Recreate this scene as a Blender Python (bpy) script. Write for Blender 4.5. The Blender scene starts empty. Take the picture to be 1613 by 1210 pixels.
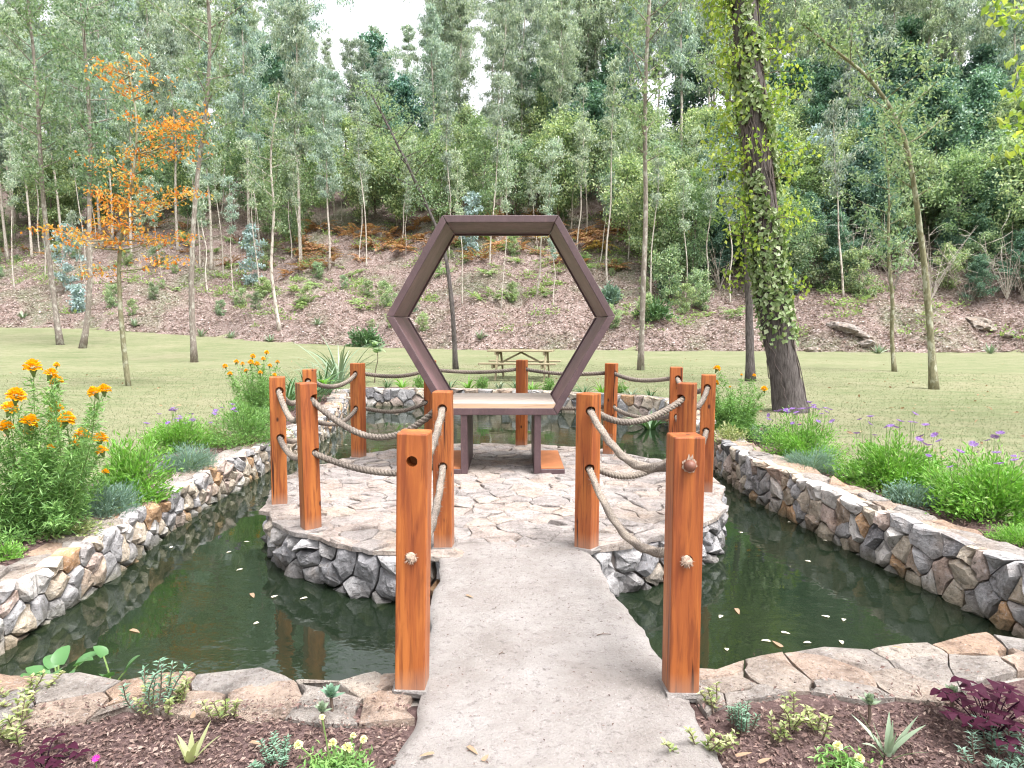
import bpy, bmesh, math, random
import numpy as np
from mathutils import Vector, Matrix, noise

# ------------------------------------------------------------------ camera, sky, sun, exposure
SC = bpy.context.scene
COL = SC.collection
FPX, CAMH = 1060.0, 1.4                       # focal length in pixels of a 1613 px wide frame, eye height
PITCH = math.atan(93 / FPX)
cd = bpy.data.cameras.new('camera'); cam = bpy.data.objects.new('camera', cd); COL.objects.link(cam)
cd.sensor_width = 36.0; cd.lens = 36.0 * FPX / 1613; cd.clip_end = 600; cd.clip_start = 0.05
cam.location = (0, 0, CAMH); cam.rotation_euler = (math.pi / 2 - PITCH, 0, 0)
SC.camera = cam
SUN_EL, SUN_AZ = math.radians(66), math.radians(128)
w = bpy.data.worlds.new('World'); SC.world = w; w.use_nodes = True
nt = w.node_tree; nt.nodes.clear()
sky = nt.nodes.new('ShaderNodeTexSky'); sky.sky_type = 'NISHITA'; sky.sun_disc = False
sky.sun_elevation = SUN_EL; sky.sun_rotation = SUN_AZ
sky.air_density = 1.0; sky.dust_density = 6.0; sky.ozone_density = 1.0
hs = nt.nodes.new('ShaderNodeHueSaturation'); hs.inputs['Saturation'].default_value = 0.14
bg = nt.nodes.new('ShaderNodeBackground'); bg.inputs['Strength'].default_value = 0.15
wo = nt.nodes.new('ShaderNodeOutputWorld')
nt.links.new(sky.outputs[0], hs.inputs['Color']); nt.links.new(hs.outputs[0], bg.inputs['Color']); nt.links.new(bg.outputs[0], wo.inputs['Surface'])
sd = bpy.data.lights.new('sun', 'SUN'); sun = bpy.data.objects.new('sun', sd); COL.objects.link(sun)
sd.energy = 0.9; sd.angle = math.radians(24); sd.color = (1.0, 0.98, 0.95)
sdir = Vector((math.sin(SUN_AZ) * math.cos(SUN_EL), math.cos(SUN_AZ) * math.cos(SUN_EL), math.sin(SUN_EL)))
sun.rotation_euler = sdir.to_track_quat('Z', 'Y').to_euler()
SC.view_settings.view_transform = 'Standard'; SC.view_settings.look = 'None'
SC.view_settings.gamma = 1.0; SC.view_settings.use_curve_mapping = False
SC.view_settings.exposure = 1.85
SC.render.engine = 'CYCLES'
cy = SC.cycles
cy.max_bounces = 6; cy.diffuse_bounces = 3; cy.glossy_bounces = 3; cy.transmission_bounces = 4; cy.transparent_max_bounces = 8
cy.caustics_reflective = False; cy.caustics_refractive = False
cy.use_denoising = True; cy.filter_width = 1.15

# ------------------------------------------------------------------ helpers
PI = math.pi
RS = np.random.RandomState
random.seed(7)
_c, _s = math.cos(PITCH), math.sin(PITCH)
def _ray(x, y):
    u, v = (x - 806.5) / FPX, (y - 605) / FPX
    return (u, _c - v * _s, -_s - v * _c)
def G(x, y, z=0.0):                            # ground point seen at a place of the photograph
    r = _ray(x, y); t = (z - CAMH) / r[2]
    return Vector((r[0] * t, r[1] * t, z))
def P(x, y, d):                                # point at forward distance d
    r = _ray(x, y); t = d / r[1]
    return Vector((r[0] * t, d, CAMH + r[2] * t))
def S(t):
    t = min(1.0, max(0.0, t)); return t * t * (3 - 2 * t)
def unit(a):
    a = np.asarray(a, float); return a / np.maximum(np.linalg.norm(a, axis=-1, keepdims=True), 1e-9)

class Geo:
    def __init__(s): s.v = []; s.f = []; s.n = 0
    def add(s, V, *Fs):
        V = np.asarray(V, float).reshape(-1, 3)
        for F in Fs:
            F = np.asarray(F, np.int64)
            if F.size: s.f.append(F.reshape(-1, F.shape[-1]) + s.n)
        s.v.append(V); s.n += len(V); return s
    def mesh(s, name, smooth=False):
        me = bpy.data.meshes.new(name)
        V = np.concatenate(s.v) if s.v else np.zeros((0, 3))
        me.vertices.add(len(V)); me.vertices.foreach_set('co', V.astype(np.float32).ravel())
        idx = np.concatenate([f.ravel() for f in s.f]).astype(np.int32)
        tot = np.concatenate([np.full(len(f), f.shape[1]) for f in s.f]).astype(np.int32)
        st = np.concatenate([[0], np.cumsum(tot)[:-1]]).astype(np.int32)
        me.loops.add(len(idx)); me.loops.foreach_set('vertex_index', idx)
        me.polygons.add(len(tot)); me.polygons.foreach_set('loop_start', st)
        me.update(calc_edges=True)
        me.shade_smooth() if smooth else me.shade_flat()
        return me
    def obj(s, name, mat, parent=None, smooth=False):
        return link(name, s.mesh(name, smooth), mat, parent)
def link(name, me, mat=None, parent=None):
    o = bpy.data.objects.new(name, me); COL.objects.link(o)
    if mat is not None and me is not None and not me.materials: me.materials.append(mat)
    if parent is not None: o.parent = parent
    return o
def tag(o, label=None, cat=None, group=None, kind=None):
    if label: o['label'] = label
    if cat: o['category'] = cat
    if group: o['group'] = group
    if kind: o['kind'] = kind
    return o
def thing(name, label, cat, loc=(0, 0, 0), group=None, rz=0):
    o = bpy.data.objects.new(name, None); COL.objects.link(o); o.location = loc; o.rotation_euler = (0, 0, rz)
    o.empty_display_size = 0.1
    return tag(o, label, cat, group)
def copy_tree(o, parent=None):
    c = o.copy(); COL.objects.link(c); c.parent = parent
    for ch in o.children: copy_tree(ch, c)
    return c

def tube(pts, rad, sides=6, cap=True):
    p = np.asarray(pts, float); n = len(p)
    r = np.full(n, rad) if np.isscalar(rad) else np.asarray(rad, float)
    t = unit(np.gradient(p, axis=0))
    m = unit(p[-1] - p[0] + 1e-9)
    ref = np.array([1.0, 0.13, 0.07]) if abs(m[0]) < 0.7 else np.array([0.1, 0.2, 1.0])
    a = unit(np.cross(t, ref)); b = np.cross(t, a)
    th = np.arange(sides) * 2 * PI / sides
    V = p[:, None] + r[:, None, None] * (np.cos(th)[None, :, None] * a[:, None] + np.sin(th)[None, :, None] * b[:, None])
    i = np.arange(n - 1)[:, None] * sides; j = np.arange(sides)[None]; k = (j + 1) % sides
    F = np.stack([i + j, i + k, i + sides + k, i + sides + j], -1).reshape(-1, 4)
    if cap: return V.reshape(-1, 3), F, np.array([list(range(sides))[::-1], list(range((n - 1) * sides, n * sides))])
    return V.reshape(-1, 3), F
def spline(pts, n=24):
    p = np.asarray([tuple(q) for q in pts], float)
    for _ in range(3):
        q = [p[0]]
        for a, b in zip(p[:-1], p[1:]): q += [a * .75 + b * .25, a * .25 + b * .75]
        q.append(p[-1]); p = np.array(q)
    d = np.concatenate([[0], np.cumsum(np.linalg.norm(np.diff(p, axis=0), axis=1))])
    u = np.linspace(0, d[-1], n)
    return np.stack([np.interp(u, d, p[:, i]) for i in range(p.shape[1])], 1)
def bevbox(sx, sy, sz, bev=0.004, seg=1, loc=(0, 0, 0), rot=None):
    bm = bmesh.new(); bmesh.ops.create_cube(bm, size=1)
    bmesh.ops.scale(bm, vec=(sx, sy, sz), verts=bm.verts)
    if bev: bmesh.ops.bevel(bm, geom=bm.edges[:], offset=bev, segments=seg, profile=0.5, affect='EDGES')
    if rot is not None: bmesh.ops.rotate(bm, cent=(0, 0, 0), matrix=rot, verts=bm.verts)
    bmesh.ops.translate(bm, vec=loc, verts=bm.verts)
    V = [tuple(v.co) for v in bm.verts]; bm.verts.index_update()
    F = [[v.index for v in f.verts] for f in bm.faces]; bm.free()
    by = {}
    for f in F: by.setdefault(len(f), []).append(f)
    return V, [np.array(x) for x in by.values()]
def add_box(g, *a, **k):
    V, Fs = bevbox(*a, **k); g.add(V, *Fs)
def leaves(C, D, N, L, W, fold=0.12, shape=0.45):
    """one folded diamond leaf for each centre"""
    C = np.asarray(C, float); n = len(C); D = unit(D); N = np.asarray(N, float)
    X = unit(np.cross(D, N)); N = np.cross(X, D)
    L = np.broadcast_to(L, (n,))[:, None]; W = np.broadcast_to(W, (n,))[:, None]
    m = C + D * L * (shape - 0.5)
    V = np.stack([C - D * L * .5, m + X * W * .5 + N * W * fold, C + D * L * .5 - N * L * .08, m - X * W * .5 + N * W * fold], 1).reshape(-1, 3)
    b = np.arange(n)[:, None] * 4
    F = np.concatenate([b + np.array([[0, 1, 2]]), b + np.array([[0, 2, 3]])])
    return V, F
def blade(base, az, L, W, up=1.2, bend=1.0, seg=5, keel=0.25, taper=1.5, tw=0.0):
    """a strap leaf that arches over: V, F of a keeled strip"""
    p = np.array(base, float); e = up; V = []; d0 = np.array([math.cos(az), math.sin(az), 0]); sd_ = np.array([-math.sin(az), math.cos(az), 0])
    for i in range(seg + 1):
        t = i / seg; ww = W * .5 * max(0.03, (1 - t ** taper)) * (0.7 + 0.3 * min(1, t * 4))
        dirn = d0 * math.cos(e) + np.array([0, 0, 1]) * math.sin(e); nrm = -d0 * math.sin(e) + np.array([0, 0, 1]) * math.cos(e)
        sdd = sd_ * math.cos(tw * t) + nrm * math.sin(tw * t)
        V += [p + sdd * ww + nrm * ww * keel, p, p - sdd * ww + nrm * ww * keel]
        p = p + dirn * L / seg; e -= bend / seg
    F = []
    for i in range(seg):
        a = i * 3; F += [[a, a + 1, a + 4, a + 3], [a + 1, a + 2, a + 5, a + 4]]
    return np.array(V), np.array(F)
def rnd_unit(rng, n):
    return unit(rng.normal(size=(n, 3)))

# ---- 2D Voronoi cells by half-plane clipping
def clip(poly, px_, py_, nx, ny):
    out = []; n = len(poly)
    for i in range(n):
        a = poly[i]; b = poly[(i + 1) % n]
        da = (a[0] - px_) * nx + (a[1] - py_) * ny; db = (b[0] - px_) * nx + (b[1] - py_) * ny
        if da <= 0: out.append(a)
        if (da < 0 < db) or (db < 0 < da):
            t = da / (da - db); out.append((a[0] + (b[0] - a[0]) * t, a[1] + (b[1] - a[1]) * t))
    return out
def voronoi(seeds, bound, k=18):
    s = np.asarray(seeds); cells = []
    for i, p in enumerate(s):
        d = ((s - p) ** 2).sum(1); o = np.argsort(d)[1:k + 1]; poly = list(bound)
        for j in o:
            q = s[j]; m = (p + q) / 2; n = q - p
            poly = clip(poly, m[0], m[1], n[0], n[1])
            if len(poly) < 3: break
        if len(poly) >= 3: cells.append(poly)
    return cells
def relax_seeds(rng, n, x0, x1, y0, y1, sx=1.0, tries=6):
    """blue-noise like seeds, distances measured with x divided by sx"""
    pts = []
    for _ in range(n):
        best = None; bd = -1
        for _ in range(tries):
            q = (rng.uniform(x0, x1), rng.uniform(y0, y1))
            d = min(((q[0] - a) / sx) ** 2 + (q[1] - b) ** 2 for a, b in pts) if pts else 1
            d *= rng.uniform(0.35, 1)
            if d > bd: bd = d; best = q
        pts.append(best)
    return pts
def shape_poly(poly, gap, rng, jit=0.012):
    p = np.array(poly); keep = [0]
    for i in range(1, len(p)):
        if np.linalg.norm(p[i] - p[keep[-1]]) > 0.015: keep.append(i)
    p = p[keep]
    if len(p) < 3: return None
    c = p.mean(0); out = []
    for i in range(len(p)):
        a, b = p[i], p[(i + 1) % len(p)]; out.append(a)
        L = np.linalg.norm(b - a)
        if L > 0.09:
            out.append((a + b) / 2 + rng.normal(size=2) * min(jit, L * .12))
    p = np.array(out); r = np.linalg.norm(p - c, axis=1, keepdims=True)
    if r.mean() < gap * 2.2: return None
    return c + (p - c) * np.maximum(0.3, 1 - gap / r), c
def stone(poly, mp, gap, rng, thick, bulge, inset, rough=0.006, jit=0.012):
    """irregular stone: mp(u, v, depth) -> xyz; rim, chamfer ring, two inner rings and a centre, all chipped"""
    q = shape_poly(poly, gap, rng, jit)
    if q is None: return None
    p, c = q; n = len(p); rr = np.linalg.norm(p - c, axis=1).mean(); tu, tv = rng.normal(size=2) * bulge * .9; sx = rng.uniform(0, 50)
    def dep(x, b):
        f = noise.noise(Vector((x[0] * 9 + sx, x[1] * 9, sx))) * .5 + noise.noise(Vector((x[0] * 24, x[1] * 24 + sx, 1))) * .3
        return b + f * bulge * 1.1 + tu * (x[0] - c[0]) / rr + tv * (x[1] - c[1]) / rr
    V = [mp(a, b, -thick) for a, b in p]
    V += [mp(a, b, rng.uniform(-1, .3) * rough) for a, b in p]
    k = max(0.35, 1 - inset / rr)
    for kk, bb in ((k, .75), (k * .66, 1.0), (k * .33, 1.05)):
        for a, b in p:
            x = c + (np.array((a, b)) - c) * min(kk * rng.uniform(.9, 1.07), .975); V.append(mp(x[0], x[1], dep(x, bulge * bb * rng.uniform(.8, 1.05))))
    V.append(mp(c[0], c[1], dep(c, bulge)))
    F4 = []; F3 = []
    for i in range(n):
        j = (i + 1) % n
        for m in range(4): F4.append([m * n + i, m * n + j, (m + 1) * n + j, (m + 1) * n + i])
        F3.append([4 * n + i, 4 * n + j, 5 * n])
    return V, np.array(F4), np.array(F3)

# ------------------------------------------------------------------ materials
class NT:
    def __init__(s, name):
        s.m = bpy.data.materials.new(name); s.m.use_nodes = True; s.t = s.m.node_tree; s.t.nodes.clear()
        s.out = s.n('ShaderNodeOutputMaterial')
    def n(s, typ, **kw):
        x = s.t.nodes.new(typ)
        for k, v in kw.items():
            if k.startswith('i_'):
                x.inputs[k[2:].replace('_', ' ')].default_value = v
            else: setattr(x, k, v)
        return x
    def l(s, a, b): s.t.links.new(a, b)
    def ramp(s, fac, cols, interp='LINEAR'):
        r = s.n('ShaderNodeValToRGB'); e = r.color_ramp; e.interpolation = interp
        while len(e.elements) < len(cols): e.elements.new(0.5)
        for i, c in enumerate(cols):
            if len(c) == 4: e.elements[i].position = c[0]; c = c[1:]
            else: e.elements[i].position = i / max(1, len(cols) - 1)
            e.elements[i].color = (*c, 1)
        s.l(fac, r.inputs[0]); return r.outputs[0]
    def noise(s, vec, scale, detail=5, rough=.6, dist=0.0):
        x = s.n('ShaderNodeTexNoise'); x.inputs['Scale'].default_value = scale; x.inputs['Detail'].default_value = detail
        x.inputs['Roughness'].default_value = rough; x.inputs['Distortion'].default_value = dist
        s.l(vec, x.inputs['Vector']); return x.outputs['Fac']
    def mix(s, fac, a, b, mode='MIX'):
        x = s.n('ShaderNodeMixRGB', blend_type=mode)
        for v, i in ((fac, 0), (a, 1), (b, 2)):
            if isinstance(v, (int, float)): x.inputs[i].default_value = v
            elif isinstance(v, tuple): x.inputs[i].default_value = (*v, 1)
            else: s.l(v, x.inputs[i])
        return x.outputs[0]
    def coord(s, scale=(1, 1, 1), which='Object'):
        c = s.n('ShaderNodeTexCoord'); m = s.n('ShaderNodeMapping'); m.inputs['Scale'].default_value = scale
        s.l(c.outputs[which], m.inputs[0]); return m.outputs[0]
    def princ(s, col, rough=.8, spec=.3, metal=0.0, bumps=(), strength=0.4, dist=0.02):
        p = s.n('ShaderNodeBsdfPrincipled'); p.inputs['Roughness'].default_value = rough
        p.inputs['Specular IOR Level'].default_value = spec; p.inputs['Metallic'].default_value = metal
        s.l(col, p.inputs['Base Color']) if not isinstance(col, tuple) else setattr(p.inputs['Base Color'], 'default_value', (*col, 1))
        last = None
        for h, st, di in bumps:
            b = s.n('ShaderNodeBump'); b.inputs['Strength'].default_value = st; b.inputs['Distance'].default_value = di
            s.l(h, b.inputs['Height'])
            if last: s.l(last, b.inputs['Normal'])
            last = b.outputs[0]
        if last: s.l(last, p.inputs['Normal'])
        return p
    def done(s, sh): s.l(sh.outputs[0] if hasattr(sh, 'outputs') else sh, s.out.inputs['Surface']); return s.m

def leaf_mat(name, cols, transl=.35, rough=.5, spec=.25, objvar=.0, scale_noise=None, gain=1.0):
    cols = [tuple(min(.95, v * gain) for v in c) for c in cols]; t = NT(name); g = t.n('ShaderNodeNewGeometry')
    col = t.ramp(g.outputs['Random Per Island'], cols)
    if scale_noise:                                   # broad drift of leaf colour through the crown
        f = t.noise(t.coord(), scale_noise, 2)
        col = t.mix(t.ramp(f, [(.35, 0, 0, 0), (.65, .55, .55, .55)]), col, t.mix(1, col, (1.2, 1.12, .85), 'MULTIPLY'))
    if objvar:
        oi = t.n('ShaderNodeObjectInfo'); v = t.ramp(oi.outputs['Random'], [(1 - objvar,) * 3, (1 + objvar, 1 + objvar * .9, 1 - objvar * .3), (1 - objvar * .2, 1 + objvar * .3, 1 + objvar * .5)])
        col = t.mix(1, col, v, 'MULTIPLY')
    p = t.princ(col, rough, spec)
    tr = t.n('ShaderNodeBsdfTranslucent'); t.l(t.mix(1, col, (1.2, 1.25, .75), 'MULTIPLY'), tr.inputs[0])
    m = t.n('ShaderNodeMixShader'); m.inputs[0].default_value = transl
    t.l(p.outputs[0], m.inputs[1]); t.l(tr.outputs[0], m.inputs[2])
    return t.done(m)
def bark_mat(name, a, b, scale=6, stretch=(6, 6, 1), bump=.6, dist=.02, spots=None):
    t = NT(name); v = t.coord(stretch); f = t.noise(v, scale, 6, .65)
    col = t.ramp(f, [(.3, *a), (.7, *b)])
    if spots:
        f2 = t.noise(t.coord((1, 1, .6)), 7, 4); col = t.mix(t.ramp(f2, [(.52, 0, 0, 0), (.62, 1, 1, 1)]), col, spots)
    return t.done(t.princ(col, .9, .15, bumps=[(f, bump, dist)]))
def plain(name, col, rough=.7, spec=.3, var=.15, scale=30, bump=0.0):
    t = NT(name); f = t.noise(t.coord(), scale, 4)
    c = t.ramp(f, [tuple(x * (1 - var) for x in col), tuple(min(1, x * (1 + var)) for x in col)])
    return t.done(t.princ(c, rough, spec, bumps=[(f, bump, .01)] if bump else ()))

def stone_mat(name, ramp, dirt=(.10, .085, .07), moss=None, pale=.5, bump=.5, fine=38):
    t = NT(name); oi = t.n('ShaderNodeObjectInfo'); v = t.coord()
    base = t.ramp(oi.outputs['Random'], ramp, 'CONSTANT')
    n1 = t.noise(v, 7, 6, .7); n2 = t.noise(v, fine, 6, .75); n3 = t.noise(v, 2.3, 3)
    c = t.mix(1, base, t.ramp(n1, [(.28, .42, .40, .39), (.5, .95, .95, .95), (.72, 1.3, 1.28, 1.26)]), 'MULTIPLY')
    c = t.mix(t.ramp(n2, [(.54, 0, 0, 0), (.66, pale, pale, pale)]), c, (.58, .55, .55))
    c = t.mix(t.ramp(n2, [(.33, .9, .9, .9), (.45, 0, 0, 0)]), c, dirt)
    c = t.mix(t.ramp(n3, [(.55, 0, 0, 0), (.75, .45, .45, .45)]), c, t.mix(1, c, (1.25, .92, .65), 'MULTIPLY'))
    if moss:   # waterline stain: a real tide mark on the stones near the water
        sx = t.n('ShaderNodeSeparateXYZ'); t.l(v, sx.inputs[0])
        a = t.n('ShaderNodeMath', operation='MULTIPLY_ADD'); t.l(n1, a.inputs[0]); a.inputs[1].default_value = .16; t.l(sx.outputs[2], a.inputs[2])
        c = t.mix(t.ramp(a.outputs[0], [(0, 1, 1, 1), (.001, 0, 0, 0)]) if False else 0.0, c, moss)
        mr = t.n('ShaderNodeMapRange'); t.l(a.outputs[0], mr.inputs[0]); mr.inputs[1].default_value = -.26; mr.inputs[2].default_value = -.13; mr.inputs[3].default_value = .8; mr.inputs[4].default_value = 0
        c = t.mix(mr.outputs[0], c, moss)
    return t.done(t.princ(c, .88, .25, bumps=[(n1, bump, .05), (n2, bump * 1.3, .02)]))

GREY = (.345, .335, .34); DGREY = (.22, .215, .225); TAN = (.45, .385, .31); ORG = (.43, .27, .155); PINK = (.46, .365, .32); PALE = (.55, .52, .495)
M = {}
M['wallstone'] = stone_mat('wall stone', [(0, *GREY), (.16, *TAN), (.30, *PALE), (.42, *ORG), (.50, *GREY), (.64, *PINK), (.74, *DGREY), (.82, *TAN), (.92, .36, .28, .22)], moss=(.10, .095, .06))
M['islandstone'] = stone_mat('island stone', [(0, *GREY), (.22, *DGREY), (.45, .23, .22, .22), (.62, *GREY), (.74, .30, .26, .22), (.84, .34, .32, .31), (.93, *ORG), (.96, *GREY)], moss=(.06, .055, .05), pale=.35)
M['flag'] = stone_mat('flagstone', [(0.0, 0.4087, 0.3427, 0.3073), (0.2, 0.3715, 0.3336, 0.316), (0.4, 0.4365, 0.3697, 0.3246), (0.6, 0.3436, 0.3066, 0.29), (0.8, 0.418, 0.3697, 0.3463)], dirt=(.14, .115, .105), pale=.45, bump=.9, fine=46)
M['capstone'] = stone_mat('cap stone', [(0.0, 0.4153, 0.3456, 0.2949), (0.2, 0.3856, 0.3408, 0.3087), (0.4, 0.445, 0.3408, 0.2765), (0.55, 0.3659, 0.3312, 0.3087), (0.7, 0.4548, 0.3936, 0.341), (0.88, 0.445, 0.312, 0.2304)], dirt=(.12, .085, .075), pale=.45, bump=1.0, fine=52)
def mortar():
    t = NT('mortar'); v = t.coord(); f = t.noise(v, 14, 6, .7)
    return t.done(t.princ(t.ramp(f, [(.3, .15, .135, .12), (.7, .33, .30, .275)]), .95, .1, bumps=[(f, .6, .02)]))
M['mortar'] = mortar()
def concrete():
    t = NT('rough concrete'); v = t.coord(); n1 = t.noise(v, 3, 5, .6); n2 = t.noise(v, 26, 7, .78); n3 = t.noise(v, 95, 4, .7)
    c = t.ramp(n1, [(0.3, 0.3374, 0.3018, 0.2799), (0.55, 0.4245, 0.388, 0.3697), (0.75, 0.479, 0.4473, 0.433)])
    n4 = t.noise(v, 1.1, 4, .6); c = t.mix(t.ramp(n4, [(.5, 0, 0, 0), (.72, .45, .45, .45)]), c, (.27, .225, .20))
    c = t.mix(t.ramp(n2, [(.34, .8, .8, .8), (.46, 0, 0, 0)]), c, (.19, .165, .155))
    c = t.mix(t.ramp(n3, [(.60, 0, 0, 0), (.70, .8, .8, .8)]), c, (.58, .55, .54))
    c = t.mix(t.ramp(n3, [(.30, .6, .6, .6), (.38, 0, 0, 0)]), c, (.11, .09, .085))
    return t.done(t.princ(c, .92, .2, bumps=[(n2, .9, .045), (n3, .8, .02)]))
M['concrete'] = concrete()
def lawn():
    t = NT('lawn ground'); v = t.coord(); n1 = t.noise(v, .30, 5, .65); n2 = t.noise(v, 2.2, 6, .7); n3 = t.noise(t.coord((.45, 1.6, 1)), 14, 5, .75); n4 = t.noise(t.coord((.16, 1, 1)), 2.4, 4, .65)
    c = t.ramp(n1, [(.33, 0.1229, 0.1429, 0.0701), (.5, 0.1572, 0.1695, 0.0924), (.64, 0.2015, 0.1921, 0.1187)])
    c = t.mix(t.ramp(n4, [(.40, 0, 0, 0), (.62, .55, .55, .55)]), c, (0.2212, 0.2089, 0.1362))
    c = t.mix(t.ramp(n2, [(.36, .6, .6, .6), (.52, 0, 0, 0)]), c, (0.1032, 0.1281, 0.0565))
    c = t.mix(t.ramp(n2, [(.62, 0, 0, 0), (.76, .7, .7, .7)]), c, (0.231, 0.1971, 0.1362))
    c = t.mix(t.ramp(n3, [(.34, .65, .65, .65), (.5, 0, 0, 0)]), c, (0.0835, 0.1035, 0.0467))
    c = t.mix(t.ramp(n3, [(.56, 0, 0, 0), (.7, .6, .6, .6)]), c, (0.2654, 0.2562, 0.1702))
    return t.done(t.princ(c, .95, .1, bumps=[(n3, .6, .03), (n2, .5, .06)]))
M['lawn'] = lawn()
def hill():
    t = NT('hillside litter'); v = t.coord(); n1 = t.noise(v, .22, 5, .6); n2 = t.noise(v, 1.6, 7, .75); n3 = t.noise(v, 9, 5, .75)
    c = t.ramp(n2, [(0.3, 0.0801, 0.0535, 0.0456), (0.45, 0.1817, 0.1284, 0.1117), (0.6, 0.2673, 0.2034, 0.1827), (0.75, 0.3742, 0.3104, 0.2791)])
    c = t.mix(t.ramp(n1, [(.48, 0, 0, 0), (.62, .6, .6, .6)]), c, (.105, .14, .07))
    c = t.mix(t.ramp(n3, [(.52, 0, 0, 0), (.66, .8, .8, .8)]), c, (.46, .41, .40))
    c = t.mix(t.ramp(n3, [(.3, .7, .7, .7), (.42, 0, 0, 0)]), c, (.06, .04, .035))
    return t.done(t.princ(c, .95, .1, bumps=[(n2, .8, .3), (n3, .7, .08)]))
M['hill'] = hill()
def mulch():
    t = NT('mulch soil'); v = t.coord(); n = t.noise(v, 60, 5, .8)
    return t.done(t.princ(t.ramp(n, [(.3, .05, .03, .028), (.55, .13, .085, .08), (.75, .24, .17, .16)]), .95, .15, bumps=[(n, .8, .02)]))
M['mulch'] = mulch()
M['chips'] = leaf_mat('bark chips', [(0.0624, 0.0351, 0.0301), (0.1248, 0.078, 0.0682), (0.1872, 0.1248, 0.1076), (0.1014, 0.0624, 0.0538), (0.2808, 0.2106, 0.1794), (0.078, 0.0468, 0.0416)], transl=0.0, rough=.85)
M['mud'] = plain('pond mud', (.045, .05, .022), .9, .1, .4, 4)
def water():
    t = NT('pond water'); v = t.coord()
    n1 = t.noise(t.coord((1, 1.6, 1)), 5.5, 3, .5); n2 = t.noise(t.coord((1, 1, 1)), 1.1, 2)
    msk = t.ramp(n2, [(.45, .12, .12, .12), (.62, 1, 1, 1)])
    b = t.n('ShaderNodeBump'); b.inputs['Distance'].default_value = .006
    t.l(msk, b.inputs['Strength']); t.l(n1, b.inputs['Height'])
    gl = t.n('ShaderNodeBsdfGlossy'); gl.inputs['Roughness'].default_value = .012; gl.inputs['Color'].default_value = (.95, 1, .97, 1); t.l(b.outputs[0], gl.inputs['Normal'])
    df = t.n('ShaderNodeBsdfDiffuse'); df.inputs['Color'].default_value = (.018, .029, .017, 1)
    tr = t.n('ShaderNodeBsdfTransparent'); tr.inputs['Color'].default_value = (.62, .68, .46, 1)
    m1 = t.n('ShaderNodeMixShader'); m1.inputs[0].default_value = .5; t.l(df.outputs[0], m1.inputs[1]); t.l(tr.outputs[0], m1.inputs[2])
    fr = t.n('ShaderNodeFresnel'); fr.inputs['IOR'].default_value = 1.45; t.l(b.outputs[0], fr.inputs['Normal'])
    m2 = t.n('ShaderNodeMixShader'); t.l(fr.outputs[0], m2.inputs[0]); t.l(m1.outputs[0], m2.inputs[1]); t.l(gl.outputs[0], m2.inputs[2])
    return t.done(m2)
M['water'] = water()
def postwood():
    t = NT('varnished post wood'); oi = t.n('ShaderNodeObjectInfo')
    co = t.n('ShaderNodeTexCoord'); off = t.n('ShaderNodeVectorMath', operation='MULTIPLY_ADD')
    cb = t.n('ShaderNodeCombineXYZ')
    for i in range(3): t.l(oi.outputs['Random'], cb.inputs[i])
    t.l(cb.outputs[0], off.inputs[0]); off.inputs[1].default_value = (13, 17, 9); t.l(co.outputs['Object'], off.inputs[2])
    mp = t.n('ShaderNodeMapping'); mp.inputs['Scale'].default_value = (1, 1, .07); t.l(off.outputs[0], mp.inputs[0])
    g1 = t.noise(mp.outputs[0], 55, 5, .6, .4); g2 = t.noise(mp.outputs[0], 16, 3, .5, .8); g3 = t.noise(off.outputs[0], 3.2, 4, .6)
    c = t.ramp(g2, [(0.3, 0.2166, 0.057, 0.0189), (0.5, 0.3083, 0.0906, 0.0236), (0.7, 0.4135, 0.1396, 0.0347)])
    c = t.mix(t.ramp(g1, [(.38, .62, .62, .62), (.52, 0, 0, 0)]), c, (.13, .030, .012))
    c = t.mix(t.ramp(g3, [(.5, 0, 0, 0), (.75, .5, .5, .5)]), c, (.20, .045, .015))
    kv = t.n('ShaderNodeTexVoronoi'); kv.inputs['Scale'].default_value = 5.5; kv.inputs['Randomness'].default_value = 1
    mk = t.n('ShaderNodeMapping'); mk.inputs['Scale'].default_value = (1.4, 1.4, .8); t.l(off.outputs[0], mk.inputs[0]); t.l(mk.outputs[0], kv.inputs['Vector'])
    c = t.mix(t.ramp(kv.outputs['Distance'], [(.05, .95, .95, .95), (.11, 0, 0, 0)]), c, (.04, .012, .007))
    mc = t.n('ShaderNodeMapping'); mc.inputs['Scale'].default_value = (1, 1, .028); t.l(off.outputs[0], mc.inputs[0]); ck = t.noise(mc.outputs[0], 42, 2, .4, .2); crk = t.ramp(ck, [(.31, 1, 1, 1), (.345, 0, 0, 0)]); c = t.mix(crk, c, (.05, .014, .007))
    sz = t.n('ShaderNodeSeparateXYZ'); t.l(co.outputs['Object'], sz.inputs[0]); ad = t.n('ShaderNodeMath', operation='MULTIPLY_ADD'); t.l(g3, ad.inputs[0]); ad.inputs[1].default_value = -.10; t.l(sz.outputs[2], ad.inputs[2])
    mr = t.n('ShaderNodeMapRange'); t.l(ad.outputs[0], mr.inputs[0]); mr.inputs[1].default_value = -.05; mr.inputs[2].default_value = .05; mr.inputs[3].default_value = .55; mr.inputs[4].default_value = 0
    c = t.mix(mr.outputs[0], c, (.30, .20, .15))            # soil splash at the foot
    hv = t.ramp(oi.outputs['Random'], [(.86, .84, .84), (1.06, 1.04, 1.02), (.95, .98, 1.0), (1.12, 1.16, 1.2)])
    c = t.mix(1, c, hv, 'MULTIPLY')
    return t.done(t.princ(c, .5, .35, bumps=[(g1, .35, .006), (ck, .3, .01)]))
M['post'] = postwood()
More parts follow.
